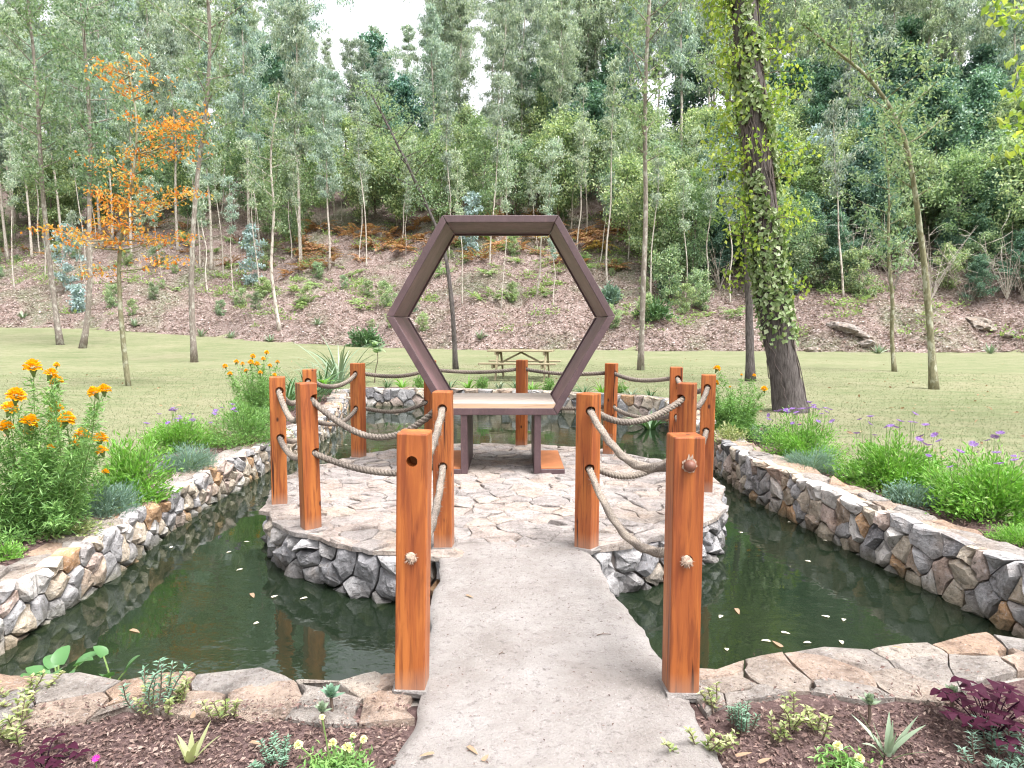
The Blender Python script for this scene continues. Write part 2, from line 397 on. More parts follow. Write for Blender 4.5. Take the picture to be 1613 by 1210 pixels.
def ropem():
    t = NT('hemp rope'); v = t.coord(); f = t.noise(v, 120, 4, .7); f2 = t.noise(v, 2.2, 3)
    c = t.ramp(f, [(0.3, 0.12, 0.0984, 0.0792), (0.55, 0.264, 0.222, 0.186), (0.75, 0.432, 0.378, 0.324)])
    c = t.mix(t.ramp(f2, [(.42, .72, .72, .72), (.6, 0, 0, 0)]), c, t.mix(1, c, (.52, .52, .55), 'MULTIPLY'))
    return t.done(t.princ(c, .95, .1, bumps=[(f, .7, .006)]))
M['rope'] = ropem()
def corten(name, k):
    t = NT(name); v = t.coord((1, 1, .6)); n1 = t.noise(v, 3.5, 6, .7); n2 = t.noise(v, 40, 5, .75); n3 = t.noise(t.coord((5, 5, .6)), 4, 5, .7)
    c = t.ramp(n1, [(0.3, 0.0525, 0.0273, 0.0306), (0.5, 0.0819, 0.0441, 0.0476), (0.72, 0.1208, 0.0714, 0.0771)])
    c = t.mix(t.ramp(n2, [(.5, 0, 0, 0), (.72, .5, .5, .5)]), c, (.15, .088, .085))
    c = t.mix(t.ramp(n3, [(.60, 0, 0, 0), (.72, .6, .6, .6)]), c, (.19, .11, .09))
    c = t.mix(1, c, (k, k, k * 1.04), 'MULTIPLY')
    return t.done(t.princ(c, .5, .6, bumps=[(n2, .2, .003)]))
M['steel'] = corten('weathered corten steel', .85); M['steel_in'] = corten('paler worn inner steel', 1.9)
M['rust'] = plain('orange rust plate', (.36, .135, .055), .7, .3, .35, 9, .2)
def grain(name, a, b, d, rough=.7, axis=(.06, 1, 1), sc=30):
    t = NT(name); g = t.noise(t.coord(axis), sc, 5, .65, .3); g2 = t.noise(t.coord(axis), sc * .2, 3, .6, .5)
    c = t.ramp(g2, [(.3, *a), (.7, *b)]); c = t.mix(t.ramp(g, [(.3, .7, .7, .7), (.48, 0, 0, 0)]), c, d)
    return t.done(t.princ(c, rough, .3, bumps=[(g, .2, .004)]))
M['seat'] = grain('worn seat wood', (0.3578, 0.2967, 0.2574), (0.4472, 0.387, 0.3431), (0.2415, 0.172, 0.1389), .5)
M['seatedge'] = grain('seat edge ply', (.40, .26, .16), (.5, .36, .25), (.24, .14, .09), .7)
M['picnic'] = grain('pale pine', (0.2376, 0.1944, 0.1224), (0.288, 0.2448, 0.1584), (0.1656, 0.126, 0.072), .8)
M['tape'] = plain('frayed sealant', (.34, .255, .20), .8, .2, .3, 60, .4)
M['knob'] = plain('dark wooden plug', (.14, .055, .035), .5, .4, .3, 30)
M['bark_dark'] = bark_mat('dark furrowed bark', (.04, .033, .032), (.16, .14, .135), 5, (5, 5, 1), .9, .05)
M['bark_grey'] = bark_mat('grey brown bark', (.13, .105, .09), (.29, .25, .22), 7, (4, 4, 1), .5, .02, (.36, .34, .30))
M['bark_lichen'] = bark_mat('greenish bark', (.11, .105, .06), (.24, .22, .14), 8, (3, 3, 1), .5, .02, (.33, .33, .25))
M['bark_pale'] = bark_mat('pale eucalyptus bark', (.34, .29, .25), (.56, .52, .47), 4, (4, 4, .5), .3, .02, (.24, .19, .16))
M['bark_brown'] = bark_mat('forest bark', (.10, .075, .06), (.24, .20, .17), 6, (4, 4, 1), .5, .03)
LF = {  # forest leaf ramps: the palest stops put leaf highlights and glints into the colour
 'euc': leaf_mat('eucalyptus leaf', [(0.0852, 0.1242, 0.114), (0.2069, 0.267, 0.2415), (0.3286, 0.3912, 0.3689), (0.146, 0.1987, 0.1878), (0.4869, 0.5341, 0.5232), (0.2677, 0.2918, 0.2683)], .4, .5, .3, .16, gain=1.25),
 'eucblue': leaf_mat('juvenile eucalyptus leaf', [(.30, .40, .42), (.42, .52, .55), (.24, .34, .35)], .25, .6, .2),
 'dark': leaf_mat('dark evergreen leaf', [(0.0379, 0.0832, 0.0748), (0.0756, 0.1512, 0.1248), (0.1512, 0.2495, 0.2079), (0.053, 0.1135, 0.0998), (0.257, 0.3629, 0.3161)], .3, .4, .4, .2, gain=1.3),
 'mid': leaf_mat('oak leaf', [(0.0622, 0.1037, 0.0745), (0.1493, 0.2138, 0.149), (0.2488, 0.324, 0.231), (0.0996, 0.1555, 0.1192), (0.4106, 0.4666, 0.3726), (0.1866, 0.2333, 0.1639)], .4, .5, .3, .2, .35, gain=1.3),
 'light': leaf_mat('light green leaf', [(0.0722, 0.1235, 0.0819), (0.1624, 0.247, 0.1639), (0.2437, 0.3325, 0.2349), (0.1083, 0.171, 0.1202), (0.361, 0.437, 0.3277)], .45, .5, .3, .15, .5, gain=1.2),
 'lawn_tree': leaf_mat('thin tree leaf', [(0.0713, 0.1155, 0.0706), (0.1528, 0.2205, 0.1352), (0.2241, 0.294, 0.194), (0.1019, 0.1522, 0.0941), (0.3259, 0.378, 0.2705)], .4, .5, .3, .12, gain=1.2),
 'yellow': leaf_mat('yellow green vine leaf', [(0.1892, 0.2924, 0.043), (0.3096, 0.4042, 0.0688), (0.43, 0.4816, 0.1118), (0.1548, 0.258, 0.0516), (0.258, 0.3612, 0.0774)], .45, .45, .3),
 'ivy': leaf_mat('ivy leaf', [(.09, .15, .05), (.17, .25, .09), (.28, .36, .17), (.13, .20, .07), (.46, .50, .33), (.22, .30, .13)], .25, .4, .4),
 'orange': leaf_mat('autumn leaf', [(0.4646, 0.1373, 0.0317), (0.5702, 0.2218, 0.0422), (0.5491, 0.3274, 0.0739), (0.4013, 0.095, 0.0317), (0.4224, 0.3485, 0.1056), (0.6125, 0.2746, 0.0634)], .4, .5, .2, 0, .9),
 'bush': leaf_mat('garden bush leaf', [(0.1, 0.2125, 0.0562), (0.1625, 0.3187, 0.0875), (0.25, 0.4125, 0.1313), (0.125, 0.25, 0.0813)], .35, .45, .35),
 'fresh': leaf_mat('fresh green leaf', [(.10, .26, .03), (.16, .36, .05), (.22, .42, .08), (.12, .28, .05), (.30, .44, .14)], .35, .45, .35),
 'blue': leaf_mat('blue grey needle leaf', [(.12, .21, .16), (.18, .28, .22), (.24, .34, .28), (.10, .18, .13)], .2, .6, .2),
 'varieg': leaf_mat('variegated leaf', [(0.1728, 0.2448, 0.072), (0.324, 0.36, 0.1584), (0.4464, 0.4464, 0.2592), (0.144, 0.216, 0.0648), (0.396, 0.4032, 0.2016)], .3, .5, .3),
 'strap': leaf_mat('strap leaf', [(.05, .115, .045), (.085, .17, .07), (.13, .22, .10)], .2, .35, .5),
 'aloe': leaf_mat('aloe leaf', [(0.15, 0.2175, 0.1425), (0.21, 0.2775, 0.1875), (0.27, 0.315, 0.225)], .15, .4, .4),
 'succ': leaf_mat('succulent leaf', [(.10, .20, .13), (.15, .26, .18), (.20, .31, .22)], .12, .4, .4),
 'purple': leaf_mat('purple leaf', [(0.0168, 0.0042, 0.014), (0.0315, 0.0063, 0.0224), (0.0525, 0.0098, 0.0238), (0.0126, 0.0049, 0.0154)], .3, .6, .12),
 'petal_o': leaf_mat('marigold petal', [(.74, .36, .006), (.80, .44, .010), (.66, .28, .004), (.82, .50, .03)], .3, .6, .15),
 'petal_p': leaf_mat('mauve petal', [(.20, .10, .36), (.28, .16, .46), (.16, .07, .30), (.34, .22, .50)], .3, .6, .15),
 'petal_c': leaf_mat('cream petal', [(.74, .72, .42), (.80, .78, .52), (.70, .68, .34), (.84, .82, .62)], .3, .6, .15),
 'petal_m': leaf_mat('magenta petal', [(.45, .02, .25), (.6, .04, .35)], .3, .6, .15),
 'fern_o': leaf_mat('bracken rust', [(0.299, 0.1437, 0.0862), (0.391, 0.2185, 0.1265), (0.2415, 0.115, 0.0747), (0.414, 0.3105, 0.1495)], .3, .7, .1, .12),
 'fern_g': leaf_mat('bracken green', [(.14, .22, .09), (.21, .30, .13), (.28, .34, .17)], .35, .6, .2, .15, gain=1.2),
 'grass': leaf_mat('grass blade', [(.07, .095, .045), (.105, .125, .065), (.155, .16, .095), (.20, .19, .125), (.085, .11, .05)], .3, .7, .1),
 'litter': leaf_mat('leaf litter', [(0.1309, 0.0846, 0.0734), (0.2357, 0.1782, 0.1597), (0.3491, 0.2984, 0.2764), (0.1833, 0.1158, 0.095), (0.4101, 0.3564, 0.3325), (0.0786, 0.0535, 0.0475)], .1, .8, .15, gain=1.25),
 'dry': leaf_mat('dry fallen leaf', [(.26, .16, .10), (.36, .24, .16), (.22, .13, .09)], .25, .7, .2),
 'pad': leaf_mat('pale floating leaf', [(.66, .63, .54), (.58, .53, .40), (.72, .70, .63)], .1, .6, .2),
 'stem': plain('green stem', (.13, .20, .06), .6, .3, .3, 20),
 'stemd': plain('dry twig', (.13, .095, .075), .8, .2, .3, 20),
}

LF['gold'] = leaf_mat('golden bracken', [(.42, .27, .07), (.50, .36, .10), (.36, .20, .06)], .35, .6, .15)
# ------------------------------------------------------------------ terrain
ISL = Vector((-0.14, 5.94, 0)); RI = 1.97; WZ = -0.33
LEFT = spline([(-2.60, 2.55), (-2.70, 3.42), (-2.70, 4.4), (-2.92, 6.0), (-2.86, 8.2), (-2.80, 9.9), (-2.92, 11.4), (-3.52, 14.4)], 80)
BACK = spline([(-3.52, 14.4), (-2.2, 14.25), (-.6, 13.9), (1.0, 13.25), (1.9, 12.5), (2.45, 12.1), (2.66, 11.6)], 60)
RIGHT = spline([(2.66, 11.6), (2.56, 10.0), (2.40, 7.9), (2.36, 6.6), (2.59, 5.0), (2.82, 3.63), (2.92, 2.75)], 80)
FRONTY = [(-2.6, 2.55), (-1.74, 2.60), (-1.15, 2.56), (-.53, 2.60), (.83, 2.68), (1.32, 2.79), (1.82, 2.88), (2.92, 2.95)]
POND = np.concatenate([LEFT, BACK[1:], RIGHT[1:], np.array(FRONTY)[::-1][:, :2]])
def in_poly(x, y, poly):
    x = np.asarray(x); y = np.asarray(y); r = np.zeros(x.shape, bool); n = len(poly); j = n - 1
    for i in range(n):
        xi, yi = poly[i]; xj, yj = poly[j]
        c = ((yi > y) != (yj > y)) & (x < (xj - xi) * (y - yi) / (yj - yi + 1e-12) + xi); r ^= c; j = i
    return r
def dist_poly(x, y, poly):
    x = np.asarray(x, float); y = np.asarray(y, float); d = np.full(x.shape, 1e9); n = len(poly)
    for i in range(n):
        a = poly[i]; b = poly[(i + 1) % n]; ab = b - a; L = max(1e-9, (ab ** 2).sum())
        t = np.clip(((x - a[0]) * ab[0] + (y - a[1]) * ab[1]) / L, 0, 1)
        d = np.minimum(d, np.hypot(x - a[0] - ab[0] * t, y - a[1] - ab[1] * t))
    return d
def vS(t): t = np.clip(t, 0, 1); return t * t * (3 - 2 * t)
def edge_y(x):                                  # where the lawn ends and the bank begins
    x = np.asarray(x, float); return np.interp(x, [-120, -35, 0, 12, 30, 120], [52, 46, 38, 36, 33, 30]) + .5 * np.sin(x * .55) + .3 * np.sin(x * 1.3 + 1)
def lawn_z(x, y): return 1.2 * vS((-np.asarray(x) - 3) / 30) * vS((np.asarray(y) - 20) / 25)
def ground_z(x, y):
    x = np.asarray(x, float); y = np.asarray(y, float); d = y - edge_y(x)
    z = lawn_z(x, np.minimum(y, edge_y(x)))
    bank = .75 * vS(d / 1.3) + .49 * np.clip(d - .8, 0, 46) + .12 * np.clip(d - 46.8, 0, 60)
    bump = .28 * np.sin(x * .9 + y * .4) * np.sin(y * .8 - x * .25) + .16 * np.sin(x * 2.3 + 1.3) * np.sin(y * 2.0 + x * .5) + .5 * np.sin(x * .21 + 2) * vS(d / 8)
    return z + np.where(d > 0, bank + bump * vS(d / 2.5), 0)
def gz(x, y): return float(ground_z(x, y))
def axis(*segs):
    out = []
    for a, b, st in segs: out += list(np.arange(a, b, st))
    return np.array(out + [segs[-1][1]])
xs = axis((-130, -50, 4), (-50, -6, .8), (-6, 6, .15), (6, 50, .8), (50, 130, 4)); ys = axis((-60, -4, 4), (-4, 17, .15), (17, 30, .8), (30, 66, .5), (66, 150, 3))
X, Y = np.meshgrid(xs, ys); Z = ground_z(X, Y)
din = in_poly(X, Y, POND); dp = dist_poly(X, Y, POND)
near = (np.abs(X) < 9) & (Y < 18)
Z = np.where(near & ~din, Z - .07 + .07 * vS((dp - .95) / .6), Z)
front = (Y < 3.2) & (np.abs(X) < 6); Z = np.where(front & ~din, -.09, Z)
Z = np.where((Y <= 3.2) & (np.abs(X) >= 6) & (np.abs(X) < 9), np.minimum(Z, -.02), Z)
sdn = np.where(din, dp, -dp); Z = np.where(sdn > -.12, -.95, Z)
W_ = len(xs); ii, jj = np.meshgrid(np.arange(len(ys) - 1), np.arange(W_ - 1), indexing='ij')
F = np.stack([ii * W_ + jj, ii * W_ + jj + 1, (ii + 1) * W_ + jj + 1, (ii + 1) * W_ + jj], -1).reshape(-1, 4)
V = np.stack([X, Y, Z], -1).reshape(-1, 3); fc = V[F].mean(1)
is_pond = (sdn.ravel()[F] > -.12).any(1); is_hill = (fc[:, 1] > edge_y(fc[:, 0])) & ~is_pond
def sub(F_, name, mat):
    u, inv = np.unique(F_, return_inverse=True)
    return tag(Geo().add(V[u], inv.reshape(F_.shape)).obj(name, mat, smooth=True), kind='structure')
sub(F[~is_pond & ~is_hill], 'lawn', M['lawn']); sub(F[is_hill], 'hillside', M['hill']); sub(F[is_pond], 'pond_bed', M['mud'])
# water
wp = np.array([(x * 1.0, y) for x, y in POND]); cen = wp.mean(0); wp = cen + (wp - cen) * 1.025
tag(Geo().add(np.c_[wp, np.full(len(wp), WZ)], np.array([list(range(len(wp)))[::-1]])).obj('water', M['water']), 'dark green still pond water around stone island', kind='structure')
# path
def path_slab():
    g = Geo(); rng = RS(3); ly = [(-2.2, -.62), (1.0, -.52), (1.7, -.45), (2.02, -.39), (2.25, -.36), (2.45, -.345), (2.6, -.37), (3.2, -.40), (4.10, -.435), (4.26, -.40)]
    ry = [(-2.2, .85), (1.0, .78), (1.7, .72), (2.02, .68), (2.3, .655), (2.5, .66), (2.7, .64), (3.2, .575), (4.10, .48), (4.26, .43)]
    yy = np.arange(-2.2, 4.27, .04); n = len(yy)
    lx = np.interp(yy, *zip(*ly)) + .012 * np.sin(yy * 9) + rng.normal(size=n) * .0025 + .006 * np.sin(yy * 23); rx = np.interp(yy, *zip(*ry)) + .012 * np.sin(yy * 8 + 2) + rng.normal(size=n) * .0025 + .006 * np.sin(yy * 21 + 1)
    m = 26; Vs = []
    for k in range(m + 1):
        t = k / m; x = lx * (1 - t) + rx * t; e = min(t, 1 - t) * m
        z = .003 * np.sin(x * 11 + yy * 7) + .002 * np.sin(x * 23 - yy * 19) + rng.normal(size=n) * .0022 - (.014 if e < .5 else 0) - (.003 if .5 < e < 1.5 else 0)
        Vs.append(np.stack([x, yy, z], -1))
    lo = [np.stack([lx + .01, yy, np.full(n, -.16)], -1), np.stack([rx - .01, yy, np.full(n, -.16)], -1)]
    A = np.stack([lo[0]] + Vs + [lo[1]], 0); K = m + 3
    i, j = np.meshgrid(np.arange(K - 1), np.arange(n - 1), indexing='ij')
    F_ = np.stack([i * n + j, (i + 1) * n + j, (i + 1) * n + j + 1, i * n + j + 1], -1).reshape(-1, 4)
    g.add(A.reshape(-1, 3), F_)
    bt = [[0 * n + j, 0 * n + j + 1, (K - 1) * n + j + 1, (K - 1) * n + j] for j in range(n - 1)]
    g.f.append(np.array(bt)); g.f.append(np.array([[k * n for k in range(K)][::-1], [k * n + n - 1 for k in range(K)]]))
    return tag(g.obj('path', M['concrete'], smooth=True), 'rough grey concrete slab path crossing the pond to the island', kind='structure')
path_slab()

# ------------------------------------------------------------------ pond walls, stone by stone
class Track:                                     # a plan line walked by arc length, water on its left or right
    def __init__(s, pts, side):
        s.p = np.asarray(pts, float); s.d = np.concatenate([[0], np.cumsum(np.linalg.norm(np.diff(s.p, axis=0), axis=1))]); s.L = s.d[-1]
        t = unit(np.gradient(s.p, axis=0)); s.nrm = np.stack([-t[:, 1], t[:, 0]], 1) * side      # points to the water
    def at(s, u):
        return np.array([np.interp(u, s.d, s.p[:, 0]), np.interp(u, s.d, s.p[:, 1])]), unit(np.array([np.interp(u, s.d, s.nrm[:, 0]), np.interp(u, s.d, s.nrm[:, 1])]))
def make_wall(label, pts, side, ztop, seed, den, cap_w=.30, lo=-.60, mat='wallstone', core_lo=-1.0, caplen=.30):
    rng = RS(seed); T = Track(pts, side); g = Geo(); n = 70; us = np.linspace(0, T.L, n); rows = []
    for u in us:
        p, m = T.at(u); z = ztop(u / T.L); q = p - m * .05; r = p - m * (cap_w - .03)
        rows.append([(q[0], q[1], core_lo), (q[0], q[1], z - .035), (r[0], r[1], z - .035), (r[0], r[1], core_lo)])
    A = np.array(rows); k = np.arange(n - 1)[:, None] * 4
    g.add(A.reshape(-1, 3), np.concatenate([np.stack([k + j, k + j + 1, k + j + 5, k + j + 4], -1).reshape(-1, 4) for j in range(3)]), np.array([[0, 3, 2, 1], [4 * n - 4, 4 * n - 3, 4 * n - 2, 4 * n - 1]]))
    wall = tag(g.obj('pond_wall', M['mortar']), label, 'stone wall')
    def mp(u, v, dep):
        p, m = T.at(u); zt = ztop(np.clip(u / T.L, 0, 1)) + .004 + .016 * math.sin(u * 5.3 + seed) * math.sin(u * 2.1) + .010 * math.sin(u * 13.7); z = lo + (v - lo) * (zt - lo) / (0 - lo)
        q = p + m * (dep - .01); return (q[0], q[1], z)
    N = int(T.L * (0 - lo) * den); seeds = relax_seeds(rng, N, 0, T.L, lo, 0, 1.25)
    for c in voronoi(seeds, [(0, lo), (T.L, lo), (T.L, 0), (0, 0)]):
        st = stone(c, mp, .006, rng, .085, rng.uniform(.010, .030), .022, .008)
        if st: Geo().add(*st).obj('stone', M[mat], wall)
    def cp(u, v, dep):
        p, m = T.at(u); q = p + m * (-.055 - v * .86); return (q[0], q[1], ztop(np.clip(u / T.L, 0, 1)) + dep - .008)
    N = max(4, int(T.L / caplen * 1.5)); seeds = relax_seeds(rng, N, 0, T.L, 0, cap_w, 1.6)
    for c in voronoi(seeds, [(0, 0), (T.L, 0), (T.L, cap_w), (0, cap_w)]):
        oz, ov, tk = rng.uniform(-.014, .002), rng.uniform(-.030, .012), rng.uniform(.02, .055)
        st = stone(c, lambda u, v, dep: cp(u, v + ov * (v < .05) + .010 * math.sin(u * 41) * (v < .05) + .008 * math.sin(u * 23 + 1), dep + oz), .003, rng, tk, .010, .016, .007, .03)
        if st: Geo().add(*st).obj('cap_stone', M['capstone'], wall)
    return wall
make_wall('low rubble stone wall with orange and grey stones beside marigolds', LEFT, -1, lambda t: .0 + .03 * t, 11, 58)
make_wall('far rubble stone wall closing the pond in front of the lawn', BACK, -1, lambda t: .04 + .07 * t, 12, 26, caplen=.5)
make_wall('low rubble stone wall below the bed of mauve flowers', RIGHT, -1, lambda t: .11 - .05 * t, 13, 58)
# front edging: two runs of flat stones flush with the bed
def edging(label, inner, seed, zt, w0=.26):
    rng = RS(seed); T = Track(spline(inner, 40), 1); g = Geo(); n = 40; rows = []
    for u in np.linspace(0, T.L, n):
        p, m = T.at(u); q = p - m * .06; r = p - m * (w0 - .05); rows.append([(q[0], q[1], -1.0), (q[0], q[1], zt - .04), (r[0], r[1], zt - .04), (r[0], r[1], -1.0)])
    A = np.array(rows); k = np.arange(n - 1)[:, None] * 4
    g.add(A.reshape(-1, 3), np.concatenate([np.stack([k + j, k + j + 1, k + j + 5, k + j + 4], -1).reshape(-1, 4) for j in range(3)]), np.array([[0, 3, 2, 1], [4 * n - 4, 4 * n - 3, 4 * n - 2, 4 * n - 1]]))
    e = tag(g.obj('stone_edging', M['mortar']), label, 'stone edging')
    def cp(u, v, dep):
        p, m = T.at(u); wob = .035 * math.sin(u * 7 + seed) + .02 * math.sin(u * 17 + 1)
        q = p + m * (.03 + wob * (1 - v / w0) - v * (1 + .22 * math.sin(u * 5.1 + seed))); return (q[0], q[1], zt + dep - .006)
    seeds = relax_seeds(rng, int(T.L / .28 * 2.3), 0, T.L, 0, w0, 1.5)
    for c in voronoi(seeds, [(0, 0), (T.L, 0), (T.L, w0), (0, w0)]):
        st = stone(c, cp, .004, rng, .10, .008, .02, .005, .03)
        if st: Geo().add(*st).obj('edge_stone', M['capstone'], e)
    def fm(u, v, dep):
        p, m = T.at(u); q = p + m * (dep - .02); return (q[0], q[1], v)
    seeds = relax_seeds(rng, int(T.L * .5 * 30), 0, T.L, -.6, -.09, 1.3)
    for c in voronoi(seeds, [(0, -.6), (T.L, -.6), (T.L, -.09), (0, -.09)]):
        st = stone(c, fm, .008, rng, .07, .025, .03, .008)
        if st: Geo().add(*st).obj('stone', M['wallstone'], e)
edging('flat pinkish edging stones between pond and mulch, left of path', [(-2.9, 2.52), (-1.74, 2.60), (-1.15, 2.56), (-.8, 2.59), (-.37, 2.62)], 21, -.005, .30)
edging('flat pinkish edging stones between pond and mulch, right of path', [(.645, 2.64), (.83, 2.68), (1.32, 2.79), (1.82, 2.88), (3.1, 2.96)], 22, -.005, .34)

# ------------------------------------------------------------------ island
def island():
    rng = RS(31); g = Geo(); n = 72; th = np.arange(n) * 2 * PI / n; r = RI - .09
    rad = lambda a: RI * (1 + .010 * math.sin(3 * a + 1) + .008 * math.sin(7 * a) + .008 * math.sin(13 * a + 2) + .006 * math.sin(29 * a))
    lo = np.stack([ISL.x + r * np.cos(th), ISL.y + r * np.sin(th), np.full(n, -1.0)], 1); hi = lo.copy(); hi[:, 2] = -.022
    i = np.arange(n); j = (i + 1) % n
    g.add(np.r_[lo, hi], np.stack([i, j, j + n, i + n], 1), np.array([list(range(n, 2 * n))]))
    isl = tag(g.obj('stone_island', plain('pale paving mortar', (.21, .18, .165), .95, .1, .5, 22, .5)), 'round stone island paved with pale flagstones in the pond', 'island')
    bound = [(ISL.x + rad(a) * math.cos(a), ISL.y + rad(a) * math.sin(a)) for a in np.arange(48) * 2 * PI / 48]
    seeds = []
    N = 292
    while len(seeds) < N:
        best = None; bd = -1
        for _ in range(10):
            a = rng.uniform(0, 2 * PI); q = math.sqrt(rng.uniform()) * RI * .985; c = (ISL.x + q * math.cos(a), ISL.y + q * math.sin(a))
            d = min(((c[0] - s[0]) / 1.3) ** 2 + (c[1] - s[1]) ** 2 for s in seeds) if seeds else 1
            d *= rng.uniform(.08, 1)
            if d > bd: bd = d; best = c
        seeds.append(best)
    def fm(u, v, dep): return (u, v, dep - .004 + .004 * math.sin(u * 4) * math.sin(v * 3))
    for c in voronoi(seeds, bound, 22):
        m = np.mean(c, 0)
        if abs(m[0] - .02) < .40 and m[1] < 4.12: continue
        st = stone(c, fm, rng.uniform(.003, .006), rng, .03, rng.uniform(.004, .010), .012, .005, .034)
        if st: Geo().add(*st).obj('flagstone', M['flag'], isl)
    Lc = 2 * PI * RI; lo_, hi_ = -.62, -.035
    def wm(u, v, dep):
        a = u / RI; rr = rad(a) - .02 + dep; return (ISL.x + rr * math.cos(a), ISL.y + rr * math.sin(a), v)
    seeds = relax_seeds(rng, 296, 0, Lc, lo_, hi_, 1.3)
    for c in voronoi(seeds, [(0, lo_), (Lc, lo_), (Lc, hi_), (0, hi_)]):
        st = stone(c, wm, .010, rng, .08, rng.uniform(.02, .045), .035, .012)
        if st: Geo().add(*st).obj('stone', M['islandstone'], isl)
    return isl
island()

# ------------------------------------------------------------------ posts and ropes
PW = .116
POSTS = [  # name, x, y, turn, height, side lean, label
 ('NL', -.39, 2.52, -2, 1.0, 1.3, 'nearest orange timber post left of path with empty round hole'),
 ('P1', -.43, 4.16, -3, .99, 0, 'orange timber post where path meets island, left side'),
 ('P2', -1.39, 4.55, 34, 1.01, -.5, 'orange timber post at island front left, third along from camera'),
 ('P3', -1.83, 5.20, 17, 1.0, .6, 'outermost orange timber post on the left rim of the island'),
 ('P4', -1.84, 6.10, 12, 1.0, 0, 'orange timber post mostly hidden behind the island front left post'),
 ('P5', -1.63, 7.07, -24, 1.0, .4, 'orange timber post at island back left before the stone wall'),
 ('P6', -.93, 7.62, -12, 1.0, 0, 'orange timber post half hidden behind left leg of hexagon'),
 ('P7', .11, 7.75, -15, 1.0, .3, 'orange timber post seen through the hexagon opening'),
 ('P8', 1.06, 7.24, -27, .99, .8, 'orange timber post at island back, just right of the hexagon'),
 ('P9', 1.57, 6.42, -10, 1.0, 0, 'orange timber post mostly hidden behind the island front right post'),
 ('P10', 1.63, 5.58, -15, .99, .3, 'outermost orange timber post on the right rim of the island'),
 ('P11', 1.21, 4.64, -26, 1.0, .2, 'orange timber post at island front right, behind nearest right post'),
 ('P12', .47, 4.14, -34, .98, .3, 'orange timber post where path meets island, right side'),
 ('NR', .652, 2.50, 2, .99, 0, 'nearest orange timber post right of path with dark rope plug'),
]
ZU, ZL = .895, .53
pp = [Vector((p[1], p[2], 0)) for p in POSTS]
def post_top(i, z): return pp[i] + Vector((math.sin(math.radians(POSTS[i][5])) * z, 0, z))
spans = []
SAGU = [.10, .20, .19, .17, .11, .055, .03, .03, .05, .10, .13, .12, .13]; SAGL = [.10, .09, .11, .12, .10, .07, .06, .06, .08, .10, .11, .10, .15]
def cut(o, cyls):
    g = Geo()
    for a, b, r in cyls:
        V_, F_, C_ = tube([a, b], r, 16); g.add(V_, F_, C_)
    c = g.obj('hole_cutter', None); c.location = o.location; c.rotation_euler = o.rotation_euler; bpy.context.view_layer.update(); md = o.modifiers.new('b', 'BOOLEAN'); md.object = c; md.operation = 'DIFFERENCE'; md.solver = 'EXACT'; md.use_self = True
    dg = bpy.context.evaluated_depsgraph_get(); me = bpy.data.meshes.new_from_object(o.evaluated_get(dg))
    old = o.data; o.modifiers.clear(); o.data = me; bpy.data.meshes.remove(old)
    cm = c.data; bpy.data.objects.remove(c); bpy.data.meshes.remove(cm)
post_objs = []
for i, (nm, x, y, rot, h, lean, lab) in enumerate(POSTS):
    g = Geo(); add_box(g, PW, PW, h + .02, bev=.006, seg=2, loc=(0, 0, (h - .02) / 2))
    o = g.obj('timber_post', M['post']); tag(o, lab, 'post', 'timber posts carrying the rope railing')
    o.location = (x, y, 0); o.rotation_euler = (0, math.radians(lean), math.radians(rot))
    bpy.context.view_layer.update()
    inv = o.matrix_world.inverted(); cyl = []
    for j in (i - 1, i + 1):
        if 0 <= j < len(pp):
            d = (pp[j] - pp[i]).normalized()
            for z in (ZU, ZL):
                c0 = post_top(i, z * h); cyl.append((inv @ (c0 + d * .025), inv @ (c0 + d * .12), .030))
    if nm in ('NL', 'NR'):
        for z in (ZU, ZL): cyl.append((Vector((0, -.10, z * h)), Vector((0, .02, z * h)), .021))
    cut(o, cyl); post_objs.append(o)
    gp = Geo(); add_box(gp, PW + .022, PW + .02, .03, bev=.006, loc=(0, 0, -.008)); V_ = gp.v[0]; V_ += RS(i).normal(size=V_.shape) * .004
    gp.obj('mortar_foot', M['concrete'], o)
def rope_span(a, b, sag, parent, seed, hairs):
    rng = RS(seed); n = 64; t = np.linspace(0, 1, n); a = np.array(a); b = np.array(b)
    c = a[None] * (1 - t)[:, None] + b[None] * t[:, None]; c[:, 2] -= sag * 4 * t * (1 - t) * (1 + .15 * np.sin(t * 3 + seed))
    c[:, :2] += (rng.normal(size=2) * .006)[None] * np.sin(t * PI)[:, None]
    L = np.linalg.norm(np.diff(c, axis=0), axis=1).sum(); tg = unit(np.gradient(c, axis=0)); u = unit(np.cross(tg, [0, 0, 1.0])); v = np.cross(tg, u); g = Geo()
    for k in range(3):
        ph = t * L / .085 * 2 * PI + k * 2 * PI / 3
        pts = c + .0115 * (np.cos(ph)[:, None] * u + np.sin(ph)[:, None] * v)
        V_, F_, C_ = tube(pts, .0125, 7); g.add(V_, F_, C_)
    q = rng.randint(0, n, hairs); th = rng.uniform(0, 2 * PI, hairs)[:, None]; rd = np.cos(th) * u[q] + np.sin(th) * v[q]
    D = unit(rd + tg[q] * rng.normal(size=(hairs, 1)) * 1.2 + rng.normal(size=(hairs, 3)) * .3); Lh = rng.uniform(.006, .03, hairs)
    V_, F_ = leaves(c[q] + rd * .022 + D * Lh[:, None] * .4, D, rnd_unit(rng, hairs), Lh, .0014, 0); g.add(V_, F_)
    return g.obj('rope_span', M['rope'], parent, smooth=True)
